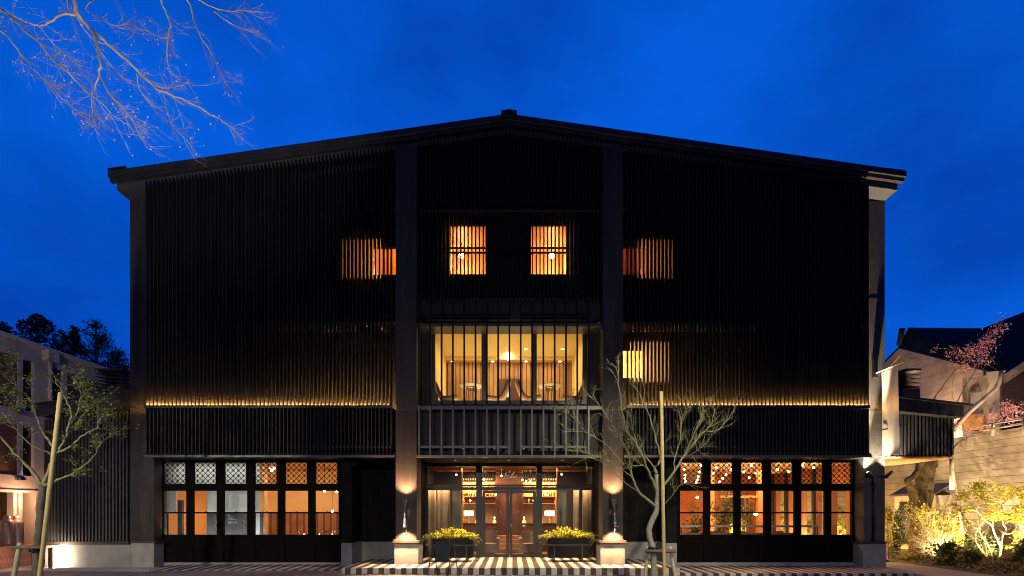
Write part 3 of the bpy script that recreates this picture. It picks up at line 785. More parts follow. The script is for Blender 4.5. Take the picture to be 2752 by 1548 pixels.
for a, b in ((1243, 1329), (1408, 1497)):
    cn.box(X(a, 4.9), X(b, 4.9), 4.92, 5.5, 0, Z(1409, 4.9)); cn.box(X(a, 4.9) - .02, X(b, 4.9) + .02, 4.88, 5.55, Z(1409, 4.9) + .002, Z(1406, 4.9))
cn.build('counter', M['darkwood'], B)
lamp('lobby_light', 'AREA', (-1.6, 5.4, SOF - .25), 300, (1, .50, .16), 1.6, to=(-1.6, 6.3, 1.5), sy=.4)
lamp('lobby_light', 'AREA', (1.5, 5.4, SOF - .25), 300, (1, .50, .16), 1.6, to=(1.5, 6.3, 1.5), sy=.4)
lamp('lobby_light', 'AREA', (-.1, 3.6, SOF - .08), 220, (1, .62, .3), 3.6, to=(-.1, 3.6, 0), sy=.8)
for x_ in (-2.6, 2.4): lamp('lobby_light', 'AREA', (x_, EY + .16, 2.55), 17, (1, .66, .36), .9, to=(x_, EY + .36, .6), sy=.08)  # unseen lamps added inside the glass to brighten the curtains
# recessed downlights in the entrance soffit wash the planters and the striped tiles
for x_ in (-1.85, -.1, 1.65):
    dm = MB(); dm.tube([(x_, .95, SOF - .012), (x_, .95, SOF + .009)], .035, 14); dm.build('downlight', glow('soffit_downlight', (1, .72, .42), .35), B)
    lamp('soffit_light', 'SPOT', (x_, .95, SOF - .03), 560, (1, .66, .36), .05, to=(x_, .75, 0), spot=88, blend=.7)
    if abs(x_) > 1: lamp('soffit_light', 'SPOT', (x_, .93, SOF - .03), 1100, (1, .72, .40), .05, to=(x_, .95, .8), spot=46, blend=.8)  # second lamp without a fixture, added to brighten the flowers
# ================================================================== ground, paving
def gz(x): return -.175 if x < -3.5 else (-.175 - .0045 * (x + 3.5) if x < 12 else -.245)
g = MB()
xs = [-300, -40, -16, -9, -3.5, 0, 4, 8, 12, 16, 40, 300]; ys = [-300, -40, -12, -6, -3, 0, 6, 20, 60, 300]
vs = [(x, y, gz(x)) for y in ys for x in xs]; nx = len(xs)
g.add(vs, [(j * nx + i, j * nx + i + 1, (j + 1) * nx + i + 1, (j + 1) * nx + i) for j in range(len(ys) - 1) for i in range(nx - 1)])
struct('street', g, M['street'])
g = MB(); g.box(-4.87, 4.81, -.95, EY + .3, -.6, 0); struct('striped_pavement', g, M['stripe'])
g = MB()
g.hexa([(-11.0, -.08, -.6), (-4.872, -.08, -.6), (-4.872, 1.08, -.6), (-11.25, 1.08, -.6)], [(-11.0, -.08, -.170), (-4.872, -.08, -.150), (-4.872, 1.08, -.113), (-11.25, 1.08, -.122)])
struct('striped_pavement', g, M['stripe'])
g = MB(); g.box(4.812, 11.52, -.95, 1.08, -.7, -.15); struct('striped_pavement', g, M['stripe'])
M['apron'] = mat('pale_concrete_apron', (.42, .41, .40), .8, var=.12)
g = MB(); g.box(-15.0, -10.9, -.25, .72, -.5, -.160); struct('concrete_path', g, M['apron'])
M['pathm'] = mat('pinkish_path', (.46, .37, .29), .85, var=.12, vscale=2.5, bump=.2)
g = MB(); g.add([(11.53, -6, -.150), (13.3, -6, -.150), (13.35, 1.9, -.150), (11.53, 2.5, -.150), (11.53, 2.5, -.5), (13.35, 1.9, -.5), (13.3, -6, -.5), (11.53, -6, -.5)], [(0, 1, 2, 3), (1, 6, 5, 2), (0, 3, 4, 7), (3, 2, 5, 4), (0, 7, 6, 1)])
struct('garden_path', g, M['pathm'])
M['soil'] = mat('leaf_strewn_soil', (.10, .065, .035), .95, var=.5, vscale=9, bump=.8, bscale=40)
g = MB(); nxx = 14
for i in range(nxx):
    for j in range(14):
        pass
rs = random.Random(3)
vs = []; q = []
for j in range(17):
    for i in range(15):
        x = 13.32 + i * .55; y = -6 + j * .85
        vs.append((x, y, -.16 + .02 * (i > 0) + rs.uniform(0, .05) * (i > 0) + .02 * min(i, 5)))
for j in range(16):
    for i in range(14): q.append((j * 15 + i, j * 15 + i + 1, (j + 1) * 15 + i + 1, (j + 1) * 15 + i))
g.add(vs, q); g.box(11.95, 13.4, 2.4, 8, -.3, -.12)
struct('garden_ground', g, M['soil'])

# ================================================================== side wings of the hotel
M['wingroof'] = mat('charcoal_wing_roof', (.032, .032, .036), .6, spec=.2, var=.25, vscale=1.5)
wy = .74
a, b = X(121, wy), X(349, wy)
w = MB(); n = 24
for i in range(n + 1):
    x = a + .02 + (b - a - .1) * i / n; zt = Z(1127, wy) + (Z(1103, wy) - Z(1127, wy)) * i / n
    w.box(x - .026, x + .026, wy - .03, wy + .05, Z(1455, wy), zt)
o = w.build('slat_screen', M['slatgrey'], B); o['label'] = 'charcoal slat wall of the low wing on a concrete plinth'
w = MB(); w.hexa([(a, wy + .051, .5), (b, wy + .051, .5), (b, 4.5, .5), (a, 4.5, .5)], [(a, wy + .051, Z(1127, wy)), (b, wy + .051, Z(1103, wy)), (b, 4.5, Z(1103, wy)), (a, 4.5, Z(1127, wy))]); w.build('wall', M['blackwall'], B)
w = MB(); w.box(X(160, .70) - .0, X(352, .70), .69, 4.4, -.3, Z(1464, .70)); w.box(X(121, .72), X(160, .70), .72, 4.4, -.3, Z(1466, .70)); w.build('plinth', M['concrete'], B)
w = MB(); w.box(a - .02, b, wy - .06, wy + .2, Z(1464, .7) + .003, Z(1455, wy)); w.build('plinth_cap', M['cap'], B)
w = MB(); ra, rb, ry = X(96, .45), X(353, .45), .45
w.hexa([(ra, ry, Z(1118, ry)), (rb, ry, Z(1090, ry)), (rb, 4.8, Z(1090, ry)), (ra, 4.8, Z(1118, ry))], [(ra, ry, Z(1089, ry)), (rb, ry, Z(1052, ry)), (rb, 4.8, Z(1052, ry)), (ra, 4.8, Z(1089, ry))])
w.hexa([(ra - .05, ry - .05, Z(1089, ry) + .004), (rb, ry - .05, Z(1052, ry) + .004), (rb, 4.85, Z(1052, ry) + .004), (ra - .05, 4.85, Z(1089, ry) + .004)], [(ra - .05, ry - .05, Z(1084, ry)), (rb, ry - .05, Z(1046, ry)), (rb, 4.85, Z(1046, ry)), (ra - .05, 4.85, Z(1084, ry))])
w.build('wing_roof', M['wingroof'], B)
# right wing hangs above the garden
a, b = X(2378, wy), X(2562, wy)
w = MB(); n = 18
for i in range(n + 1):
    x = a + .06 + (b - a - .1) * i / n; zt = Z(1104, wy) + (Z(1122, wy) - Z(1104, wy)) * i / n
    w.box(x - .028, x + .028, wy - .03, wy + .05, Z(1224, wy), zt)
w.build('slat_screen', M['slatgrey'], B)
w = MB(); zb_ = Z(1227, wy); w.hexa([(a - .1, wy + .051, zb_), (b, wy + .051, zb_), (b, 3.4, zb_), (a - .1, 3.4, zb_)], [(a - .1, wy + .051, Z(1104, wy)), (b, wy + .051, Z(1122, wy)), (b, 3.4, Z(1122, wy)), (a - .1, 3.4, Z(1104, wy))]); w.build('wall', M['blackwall'], B)
w = MB(); w.box(a - .1, b - .01, wy - .02, 3.4, zb_ - .06, zb_ - .003); w.build('soffit', M['orangewood'], B)
w = MB(); ra, rb, ry = X(2382, .42), X(2596, .42), .42
w.hexa([(ra, ry, Z(1101, ry)), (X(2590, ry), ry, Z(1121, ry)), (X(2590, ry), 3.6, Z(1121, ry)), (ra, 3.6, Z(1101, ry))], [(ra, ry, Z(1066, ry)), (X(2590, ry), ry, Z(1090, ry)), (X(2590, ry), 3.6, Z(1090, ry)), (ra, 3.6, Z(1066, ry))])
w.hexa([(ra, ry - .06, Z(1066, ry) + .004), (X(2610, ry), ry - .06, Z(1092, ry) + .004), (X(2610, ry), 3.7, Z(1092, ry) + .004), (ra, 3.7, Z(1066, ry) + .004)], [(ra, ry - .06, Z(1060, ry)), (X(2610, ry), ry - .06, Z(1086, ry)), (X(2610, ry), 3.7, Z(1086, ry)), (ra, 3.7, Z(1060, ry))])
w.build('wing_roof', M['wingroof'], B)

def roof_vent(px0, px1, py0, py1, Y, pxm, lab):
    c = P((px0 + px1) / 2, py1, Y)
    t = thing('roof_vent', lab, 'roof vent', c)
    m = MB(); xw = (X(px1, Y) - X(px0, Y)) / 2; z0, z1 = Z(py1, Y), Z(py0, Y)
    xm = X(pxm, Y)
    m.box(xm - .1, xm + .1, Y - .08, Y + .08, z0 - .45, z1 - .02); m.build('post', M['darkmetal'], t)
    m = MB()
    for i in range(4):
        z = z0 + (z1 - z0) * (i + .4) / 4.2
        m.hexa([(c.x - xw, Y - .35, z), (c.x + xw, Y - .35, z - .06), (c.x + xw, Y + .35, z - .03), (c.x - xw, Y + .35, z + .03)], [(c.x - xw, Y - .35, z + .03), (c.x + xw, Y - .35, z - .03), (c.x + xw, Y + .35, z), (c.x - xw, Y + .35, z + .06)])
    m.build('louvre', M['darkmetal'], t)
    m = MB(); m.box(c.x - xw, c.x + xw, Y - .38, Y + .38, z1, z1 + .07); m.build('cap', M['darkmetal'], t)
    m = MB(); m.box(c.x - xw * 1.1, c.x + xw * 1.1, Y - .3, Y + .3, z0 - .35, z0 - .02); m.build('base', M['darkmetal'], t)
roof_vent(278, 352, 1004, 1042, 2.2, 298, 'black louvred vent on the low wing roof beside the brick building')
roof_vent(2410, 2452, 1004, 1048, 2.2, 2426, 'black louvred vent on the hanging wing roof behind the white banner')

# ================================================================== neighbours: brick building on the left
NX = -17.0
def nY(px): return NX * F / (px - CX) - D0
def nz(px, py): return EYE + (HZ - py) * (nY(px) + D0) / F
M['nwall'] = mat('pinkish_grey_render', (.36, .34, .345), .85, var=.18, vscale=1.5, bump=.2)
M['nbrick'] = brickm('dark_red_brick', (.13, .045, .035), (.10, .036, .028), (.07, .04, .035), 'YZ', .24, .075)
M['nbrick2'] = brickm('red_brick_ledge', (.30, .12, .085), (.26, .10, .07), (.36, .25, .20), 'YZ', .12, .26)
M['ntrim'] = mat('pale_coping_render', (.45, .41, .39), .8, var=.12)
M['darkglass'] = mat('dark_window_glass', (.02, .024, .026), .08, var=.1)
bp = thing('brick_building', 'two storey pinkish rendered building with dark brick panels at the picture edge', 'building', (NX, 4, 0))
zc, zp, zu0, zm0, zm1, zlo, zl2 = 7.50, 6.93, 5.14, 4.6, 4.6, 2.86, 2.28
y0, y1 = -2.5, 24
def yb(p): return nY(p)
m = MB()
m.box(NX - 9, NX, y0, y1, zp, zc - .06); m.box(NX - 9, NX, y0, y1, zm0, zu0); m.box(NX - 9, NX, y0, y1, zl2, zlo)
cols = [(yb(50), yb(62)), (yb(92), yb(143)), (yb(170), yb(181)), (yb(268), y1)]
for c0, c1 in cols: m.box(NX - 9, NX, c0, c1, zu0, zp); m.box(NX - 9, NX, c0, c1, zlo, zm0)
m.box(NX - 9, NX - .9, y0, y1, -.2, zl2); m.box(NX - .9, NX - .02, yb(98), y1, -.2, zl2); m.box(NX - .25, NX - .02, yb(38), yb(46), 0, zl2); m.box(NX - .25, NX - .02, yb(52), yb(62), 0, zl2)
m.build('wall', M['nwall'], bp)
m = MB()
for zA, zB in ((zu0, zp), (zlo, zm0)):
    m.box(NX - 9, NX - .06, y0, yb(50), zA, zB); m.box(NX - 9, NX - .06, yb(181), yb(268), zA, zB)
m.build('brick_panel', M['nbrick'], bp)
for zA, zB in ((zu0, zp), (zlo, zm0)):
    for p0, p1 in ((62, 92), (143, 170)):
        m = MB(); m.box(NX - .3, NX - .18, yb(p0), yb(p1), zA, zB); o = m.build('window', M['darkglass'], bp)
        f = MB()
        for yy in (yb(p0), yb(p1) - .06, (yb(p0) + yb(p1)) / 2): f.box(NX - .18, NX - .12, yy, yy + .06, zA, zB)
        f.build('frame', M['darkmetal'], o)
m = MB(); m.box(NX - 9, NX + .10, y0, y1, zc - .06, zc + .10); m.build('coping', M['ntrim'], bp)
m = MB(); m.box(NX, NX + .06, y0, y1, zl2 - .02, zl2 + .07); m.build('trim', M['ntrim'], bp)
m = MB(); yd = yb(127); m.tube([(NX + .1, yd, zc - .35), (NX + .1, yd, zm0 + .3)], .065, 10); m.box(NX + .0, NX + .26, yd - .2, yd + .2, zc - .40, zc - .02); m.build('downpipe', M['ntrim'], bp)
m = MB(); m.box(NX - .6, NX + .9, y0, yb(96), -.3, .12); m.box(NX - .6, NX + .85, y0, yb(99), .12, .48); m.build('brick_ledge', M['nbrick2'], bp)
m = MB(); m.box(NX - .86, NX - .80, yb(66), yb(97), .45, zl2 - .04); o = m.build('door', M['darkwood'], bp)
m = MB(); m.box(NX - .80, NX - .77, yb(69), yb(94), 1.45, 1.5); m.build('rail', M['bronze'], o)
m = MB(); m.box(NX - .895, NX - .84, y0, yb(24), .9, 2.1); m.build('lit_window', glow('amber_window', (1, .42, .06), .9), bp)
lamp('porch_light', 'POINT', (NX + .35, yb(44), 2.05), 75, (1, .46, .20), .06)
lamp('porch_light', 'POINT', (NX + .6, yb(10), 1.6), 40, (1, .46, .20), .06)
for px, py, lab in ((42, 1288, 'domed wall lamp over the gas cylinders of the brick building'), (40, 1107, 'domed grey wall lamp on the floor band of the brick building')):
    Y_ = nY(px); z_ = nz(px, py); t = thing('wall_lamp', lab, 'wall lamp', (NX, Y_, z_))
    m = MB(); m.lathe([(.14, -.02), (.13, .05), (.09, .11), (.03, .14), (.001, .145)], (NX + .17, Y_, z_), 14); m.build('shade', M['chrome'], t)
    m = MB(); m.box(NX + .001, NX + .10, Y_ - .03, Y_ + .03, z_ + .02, z_ + .08); m.build('bracket', M['darkmetal'], t)
# gas cylinders on the brick ledge
M['cyl'] = mat('scuffed_grey_cylinder', (.16, .11, .11), .45, var=.25, vscale=6, metal=.3)
for i, (px, lab) in enumerate(((19, 'grey gas cylinder with collar at the picture edge on the brick ledge'), (45, 'grey gas cylinder nearer the dark door on the brick ledge'))):
    x = NX + .40; Y_ = x * F / (px - CX) - D0
    t = thing('gas_cylinder', lab, 'gas cylinder', (x, Y_, .48), 'gas cylinders on the brick ledge')
    m = MB(); m.lathe([(.001, 0), (.16, .0), (.17, .04), (.17, .72), (.15, .82), (.07, .88), (.001, .88)], (x, Y_, .48), 18); m.build('body', M['cyl'], t)
    m = MB(); m.lathe([(.085, .86), (.09, .99), (.082, .99), (.078, .87)], (x, Y_, .48), 14); m.build('collar', M['cyl'], t)
    m = MB(); m.tube([(x, Y_, 1.35), (x, Y_, 1.44)], .022, 8); m.tube([(x - .05, Y_, 1.43), (x + .05, Y_, 1.43)], .015, 8); m.build('valve', M['bronze'], t)

# ================================================================== neighbour house on the right
M['siding'] = lined('pale_block_siding', (.50, .42, .32), (.16, .11, .08), .262, .055, 'Z', .02, .8, .12, 1.5, .6, .3)
M['siding2'] = lined('weathered_board_siding', (.42, .35, .29), (.2, .15, .12), .26, .05, 'Z', .1, .85, .2, 2, .5, .35)
M['oldboard'] = mat('weathered_barge_board', (.36, .29, .24), .85, var=.45, vscale=3, stretch=(1, .3, 1), bump=.3)
M['greenroof'] = mat('dark_green_roof', (.010, .020, .017), .8, spec=.1, var=.35, vscale=2)
M['cream'] = mat('cream_pipe', (.62, .54, .42), .5, var=.08)
hs = thing('gabled_house', 'cream sided house with dark green hipped roof and weathered gable boards', 'house', (19, 5, 0))
SX = 17.5
def sY(px, x=SX): return x * F / (px - CX) - D0
def szz(px, py, x=SX): return EYE + (HZ - py) * (sY(px, x) + D0) / F
ztw = szz(2564, 1182)
m = MB(); m.box(SX, SX + 2.2, -4, 12, -.2, ztw); m.build('wall', M['siding'], hs)
m = MB(); m.box(SX - .05, SX + .05, -4, 12, ztw, ztw + .06); m.build('wall_cap', M['siding2'], hs)
GX = 19.7
def gp(px, py, x=GX): return Vector((x, sY(px, x), szz(px, py, x)))
pk = gp(2437, 945); er = gp(2650, 1006)
el = Vector((GX, pk.y + (pk.y - er.y) * .95, pk.z - (pk.z - er.z) * .8))
m = MB()
m.prismx([(el.y, ztw - .4), (er.y, ztw - .4), (er.y, er.z), (pk.y, pk.z), (el.y, el.z)], GX, GX + .25); m.build('gable_wall', M['siding2'], hs)
m = MB(); bw_ = .42
for A, Bq in ((pk, er), (pk, el)):
    A2 = A + Vector((-.35, 0, .2)); B2 = Bq + Vector((-.35, (Bq.y - A.y) * .06, .2 - (A.z - Bq.z) * .06))
    m.hexa([A2 + Vector((0, 0, -bw_)), B2 + Vector((0, 0, -bw_)), B2 + Vector((.08, 0, -bw_)), A2 + Vector((.08, 0, -bw_))], [A2, B2, B2 + Vector((.08, 0, 0)), A2 + Vector((.08, 0, 0))])
    m.hexa([A2 + Vector((.081, 0, -.16)), B2 + Vector((.081, 0, -.16)), B2 + Vector((.36, 0, -.16)), A2 + Vector((.36, 0, -.16))], [A2 + Vector((.081, 0, -.08)), B2 + Vector((.081, 0, -.08)), B2 + Vector((.36, 0, -.08)), A2 + Vector((.36, 0, -.08))])
m.build('barge_board', M['oldboard'], hs)
rt = gp(2425, 880, GX - .4); rr = Vector((GX + 4.5, rt.y, rt.z - .05))
e1 = gp(2664, 996, GX - .45)
e2 = Vector((GX + 4.5, e1.y, e1.z))
m = MB()
pkt = pk + Vector((-.42, 0, .24))
m.slab([pkt, e1, e2, rr, rt + Vector((.3, 0, 0))], .07)
lb = el + Vector((-.4, .3, .1))
m.slab([lb, pkt, rt + Vector((.3, 0, 0)), Vector((GX + 4.5, rt.y + .05, rt.z - .06)), Vector((GX + 4.5, lb.y, lb.z))], .07)
# taller cross roof rising to the right
v0 = P(2562, 913, 7.4); v1 = P(2702, 1003, 3.4); v2 = P(2900, 780, 7.4); v3 = Vector((v2.x, 3.35, v2.z))
m.slab([v0, v1, v3, v2], .08)
x0_ = Vector((2 * v3.x - v1.x, v1.y, v1.z)); x1_ = Vector((2 * v2.x - v0.x, v0.y, v0.z)); m.slab([v2, v3, x0_, x1_], .08)
rfo = m.build('roof', M['greenroof'], hs)
m = MB(); fw_ = [(v1.x + .5, ztw - .3), (x0_.x - .5, ztw - .3), (x0_.x - .5, v1.z + .1), (v3.x, v3.z - .35), (v1.x + .5, v1.z + .1)]
m.prism(fw_, 4.2, 4.4); m.build('gable_wall', M['siding2'], hs)
m = MB(); m.tube([P(2425, 882, rt.y - .02), pkt + Vector((0, -.05, .05))], .13, 6); m.tube([P(2566, 912, 7.3), P(2700, 1000, 3.35)], .10, 6); m.build('ridge_tile', M['greenroof'], rfo)
m = MB(); A = P(2704, 1004, 3.2); Bq = A + (v3 - v1) * .98
m.hexa([A + Vector((0, 0, -.34)), Bq + Vector((0, 0, -.34)), Bq + Vector((0, .1, -.34)), A + Vector((0, .1, -.34))], [A, Bq, Bq + Vector((0, .1, 0)), A + Vector((0, .1, 0))]); m.build('barge_board', M['oldboard'], hs)
# upper front: post, window, dark wall, hopper, drain pipe, balcony rail
fy_ = 3.6
m = MB(); m.box(X(2600, fy_), X(2652, fy_), fy_, fy_ + .2, ztw - .5, Z(1014, fy_)); m.build('wall', M['siding2'], hs)
m = MB(); m.box(X(2652, 3.3), X(2676, 3.3), 3.3, 3.7, ztw - .6, Z(1008, 3.3)); m.box(X(2690, 3.4), X(2676, 3.4), 3.45, 3.7, ztw - .5, Z(1020, 3.4)); m.build('corner_post', M['cream'], hs)
m = MB(); m.box(X(2606, fy_), X(2648, fy_), fy_ - .06, fy_ - .003, Z(1120, fy_), Z(1058, fy_)); o = m.build('window', mat('pale_blind_glass', (.34, .37, .46), .2, var=.12), hs)
m = MB(); x0, x1, z0, z1 = X(2603, fy_), X(2651, fy_), Z(1122, fy_), Z(1054, fy_)
m.box(x0, x0 + .06, fy_ - .1, fy_ - .061, z0, z1); m.box(x1 - .06, x1, fy_ - .1, fy_ - .061, z0, z1); m.box(x0 + .06, x1 - .06, fy_ - .1, fy_ - .061, z1 - .06, z1); m.build('frame', M['siding2'], o)
m = MB(); m.box(X(2692, 3.8), X(2900, 3.8), 3.8, 4.0, ztw - .5, Z(1005, 3.8)); m.build('boarded_wall', mat('brown_boards', (.09, .065, .055), .8, var=.3, stretch=(1, 1, 5)), hs)
m = MB(); m.box(X(2700, 3.7), X(2745, 3.7), 3.74, 3.79, ztw - .3, Z(1085, 3.7)); m.box(X(2722, 3.7), X(2740, 3.7), 3.73, 3.739, ztw - .3, Z(1130, 3.7)); m.build('window', M['darkglass'], hs)
m = MB(); m.box(X(2586, 3.4), X(2642, 3.4), 3.38, 3.42, Z(1155, 3.4), Z(1114, 3.4)); m.build('timber_panel', M['orangewood'], hs)
m = MB(); hy = 2.9
m.hexa([P(2656, 1030, hy), P(2674, 1030, hy), P(2674, 1030, hy + .4), P(2656, 1030, hy + .4)], [P(2650, 1000, hy), P(2704, 995, hy), P(2704, 995, hy + .4), P(2650, 1000, hy + .4)]); m.build('gutter_hopper', M['cream'], hs)
m = MB(); m.tube([P(2690, 1000, hy), P(2684, 1030, hy), P(2676, 1046, hy), P(2600, 1112, hy), P(2566, 1150, hy), P(2562, 1168, hy)], .075, 10); m.tube([P(2558, 1226, 2.2), P(2558, 1316, 2.2)], .07, 10); m.build('drain_pipe', M['cream'], hs)
m = MB()
for q in (1126, 1139): m.tube([P(2640, q + 18, 2.2), P(2770, q - 4, .9)], .035, 8)
m.tube([P(2752, 1125, 1.0), P(2752, 1165, 1.0)], .04, 8); m.tube([P(2668, 1136, 1.9), P(2668, 1172, 1.9)], .04, 8); m.build('balcony_rail', M['cream'], hs)
# small lean-to roof against the lower wall
m = MB(); lx = SX - .75; ly0, ly1_ = sY(2512, lx), sY(2392, lx)
zz = EYE + (HZ - 1332) * 20 / F
m.hexa([(lx, ly0, zz), (SX + .0, ly0, zz + .42), (SX + .0, ly1_, zz + .42), (lx, ly1_, zz)], [(lx, ly0, zz + .08), (SX + .0, ly0, zz + .5), (SX + .0, ly1_, zz + .5), (lx, ly1_, zz + .08)])
m.build('porch_roof', mat('grey_porch_roof', (.11, .10, .115), .7), hs)
m = MB(); m.box(lx + .12, SX - .002, ly0 + .1, ly1_ - .1, -.1, zz - .003); m.build('porch_wall', M['cream'], hs)
m = MB(); m.box(lx + .09, lx + .119, ly0 + .3, ly0 + .9, .2, zz - .25); m.box(lx + .09, lx + .119, ly1_ - 1.1, ly1_ - .4, .2, zz - .25); m.build('window', M['darkglass'], hs)
# ================================================================== trees and plants
def smooth(pts, k=4):
    pts = [Vector(p) for p in pts]; out = []
    for i in range(len(pts) - 1):
        p0 = pts[max(0, i - 1)]; p1 = pts[i]; p2 = pts[i + 1]; p3 = pts[min(len(pts) - 1, i + 2)]
        for j in range(k):
            t = j / k
            out.append(.5 * ((2 * p1) + (p2 - p0) * t + (2 * p0 - 5 * p1 + 4 * p2 - p3) * t * t + (3 * p1 - p0 - 3 * p2 + p3) * t ** 3))
    out.append(pts[-1]); return out
def limb(mb, pts, r0, r1, n=7, k=4, rnd=None, jit=0.):
    s = smooth(pts, k)
    if rnd:
        for i in range(1, len(s) - 1): s[i] = s[i] + Vector((rnd.gauss(0, jit), rnd.gauss(0, jit), rnd.gauss(0, jit)))
    m = len(s)
    mb.tube(s, [r0 + (r1 - r0) * (i / (m - 1)) ** .8 for i in range(m)], n, cap=False)
    return s
def twig(mb, p, d, ln, r, rnd, depth, tips, bias=(0, 0, 0), spread=.55, kids=(2, 3), seg=4, n=4):
    pts = [p.copy()]; q = p.copy(); d = d.normalized(); bv = Vector(bias)
    for i in range(seg):
        d = (d + Vector((rnd.gauss(0, .16), rnd.gauss(0, .16), rnd.gauss(0, .16))) + bv * .12).normalized()
        q = q + d * (ln / seg); pts.append(q.copy())
    mb.tube(pts, [r * (1 - .6 * i / seg) for i in range(seg + 1)], n, cap=False)
    tips.append((q.copy(), d.copy()))
    if depth > 0:
        for _ in range(rnd.randint(*kids)):
            t = rnd.uniform(.3, 1); i = min(seg - 1, int(t * seg)); b = pts[i].lerp(pts[i + 1], t * seg - i if t < 1 else 1)
            nd = (d + Vector((rnd.gauss(0, spread), rnd.gauss(0, spread), rnd.gauss(0, spread)))).normalized()
            twig(mb, b, nd, ln * rnd.uniform(.45, .75), r * .6, rnd, depth - 1, tips, bias, spread, kids, seg, n)
def along(s, t):
    f = t * (len(s) - 1); i = min(len(s) - 2, int(f)); return s[i].lerp(s[i + 1], f - i), (s[i + 1] - s[i]).normalized()

M['bark'] = mat('lichen_grey_bark', (.20, .19, .13), .85, var=.45, vscale=9, bump=.6, bscale=60, stretch=(1, 1, .5), col2=(.36, .35, .27))
M['greenbark'] = mat('greenish_branch_bark', (.17, .17, .075), .8, var=.3, vscale=6, col2=(.27, .26, .13))
M['palebark'] = mat('pale_branch_bark', (.34, .30, .25), .8, var=.3, vscale=6, col2=(.55, .49, .42))
M['twig'] = mat('thin_brown_twig', (.20, .165, .12), .8, var=.3)
M['stake'] = mat('bamboo_yellow_stake', (.58, .48, .19), .7, var=.3, vscale=5, stretch=(4, 4, .7), col2=(.42, .35, .13))
M['stake2'] = mat('pale_wood_stake', (.44, .43, .27), .75, var=.25, vscale=5, stretch=(4, 4, .7))
M['rope'] = mat('brown_rope_wrap', (.15, .12, .10), .9, var=.3, vscale=20, bump=.6)
M['leafspring'] = leafm('spring_leaves', (.13, .17, .03), (.21, .25, .045), .35)

TY = -3.2
# ---------------- bare tree in front of the right half
def pr(x, y, dy=0.): return P(1480 + x * .3175, 940 + y * .3175, TY + dy)
t = thing('young_tree', 'bare greenish young tree tied to stakes near the planter without a sign', 'tree', (X(1757, TY), TY, gz(3.4)))
rnd = random.Random(11)
mb = MB(); mb.smooth = True
trunk = [Vector((X(1757, TY), TY, gz(3.4) - .05)), P(1757, 1520, TY), P(1755, 1480, TY), P(1744, 1425, TY), P(1764, 1375, TY), pr(900, 1290), pr(905, 1200), pr(895, 1050)]
limb(mb, trunk, .078, .056, 12, 6, rnd, .004)
mb.build('trunk', M['bark'], t)
limbs = [([pr(895, 1050), pr(882, 1000, .1), pr(925, 940, .2), pr(915, 850, .3), pr(870, 680, .5), pr(800, 470, .7), pr(700, 290, .8)], .05, .010),
         ([pr(900, 1330), pr(760, 1220, -.1), pr(690, 1080, -.2), pr(670, 960, -.25), pr(640, 850, -.3), pr(600, 780, -.3), pr(520, 650, -.4), pr(430, 490, -.4), pr(300, 370, -.5)], .046, .007),
         ([pr(895, 1200), pr(860, 1100, -.15), pr(800, 960, -.3), pr(720, 790, -.5), pr(640, 680, -.6), pr(610, 520, -.7), pr(575, 290, -.7), pr(580, 90, -.7)], .045, .007),
         ([pr(880, 1000), pr(800, 900, .2), pr(740, 810, .3), pr(690, 640, .4)], .028, .008),
         ([pr(908, 1215), pr(1040, 1040, .1), pr(1130, 900, .2), pr(1220, 780, .2), pr(1290, 700, .3), pr(1430, 670, .3), pr(1560, 500, .4)], .042, .008),
         ([pr(1140, 900, .2), pr(1200, 740, .1), pr(1260, 600, 0), pr(1290, 480, 0)], .022, .008),
         ([pr(1050, 1030, .1), pr(1045, 930, .3), pr(1090, 780, .4), pr(1110, 600, .5), pr(1150, 500, .5)], .022, .007),
         ([pr(925, 1345), pr(1020, 1240, -.3), pr(1100, 1140, -.5), pr(1190, 1130, -.6)], .026, .006),
         ([pr(690, 1080, -.2), pr(560, 990, -.5), pr(400, 900, -.7), pr(140, 850, -.9)], .018, .004),
         ([pr(600, 960, -.3), pr(480, 820, -.6), pr(300, 700, -.8), pr(110, 690, -.9)], .016, .004),
         ([pr(300, 700, -.8), pr(200, 580, -.8), pr(80, 500, -.9)], .008, .003),
         ([pr(760, 1220, -.1), pr(640, 1130, -.5), pr(470, 980, -.8), pr(300, 900, -1)], .016, .004),
         ([pr(1220, 780, .2), pr(1350, 640, .2), pr(1390, 500, .3)], .016, .006),
         ([pr(1130, 920, .2), pr(1240, 850, -.2), pr(1330, 790, -.3)], .014, .004),
         ([pr(820, 1010, -.2), pr(770, 980, -.3), pr(680, 985, -.4)], .012, .006)]
br = MB(); tw = MB(); tips = []
for pts, r0, r1 in limbs:
    s = limb(br, pts, r0 * .82, r1 * .85, 7, 4, rnd, .008)
    nt = int(4 + len(pts) * 2.2)
    for _ in range(nt):
        tt = rnd.uniform(.25, 1); p, d = along(s, tt)
        nd = (d * .8 + Vector((rnd.gauss(0, .5), rnd.gauss(0, .5), rnd.gauss(.25, .4)))).normalized()
        twig(tw, p, nd, rnd.uniform(.22, .48), .0075, rnd, 2, tips, (0, 0, .5), .42, (1, 3), 3, 4)
b_ = br.build('branch', M['greenbark'], t); tw.build('twigs', M['greenbark'], t)

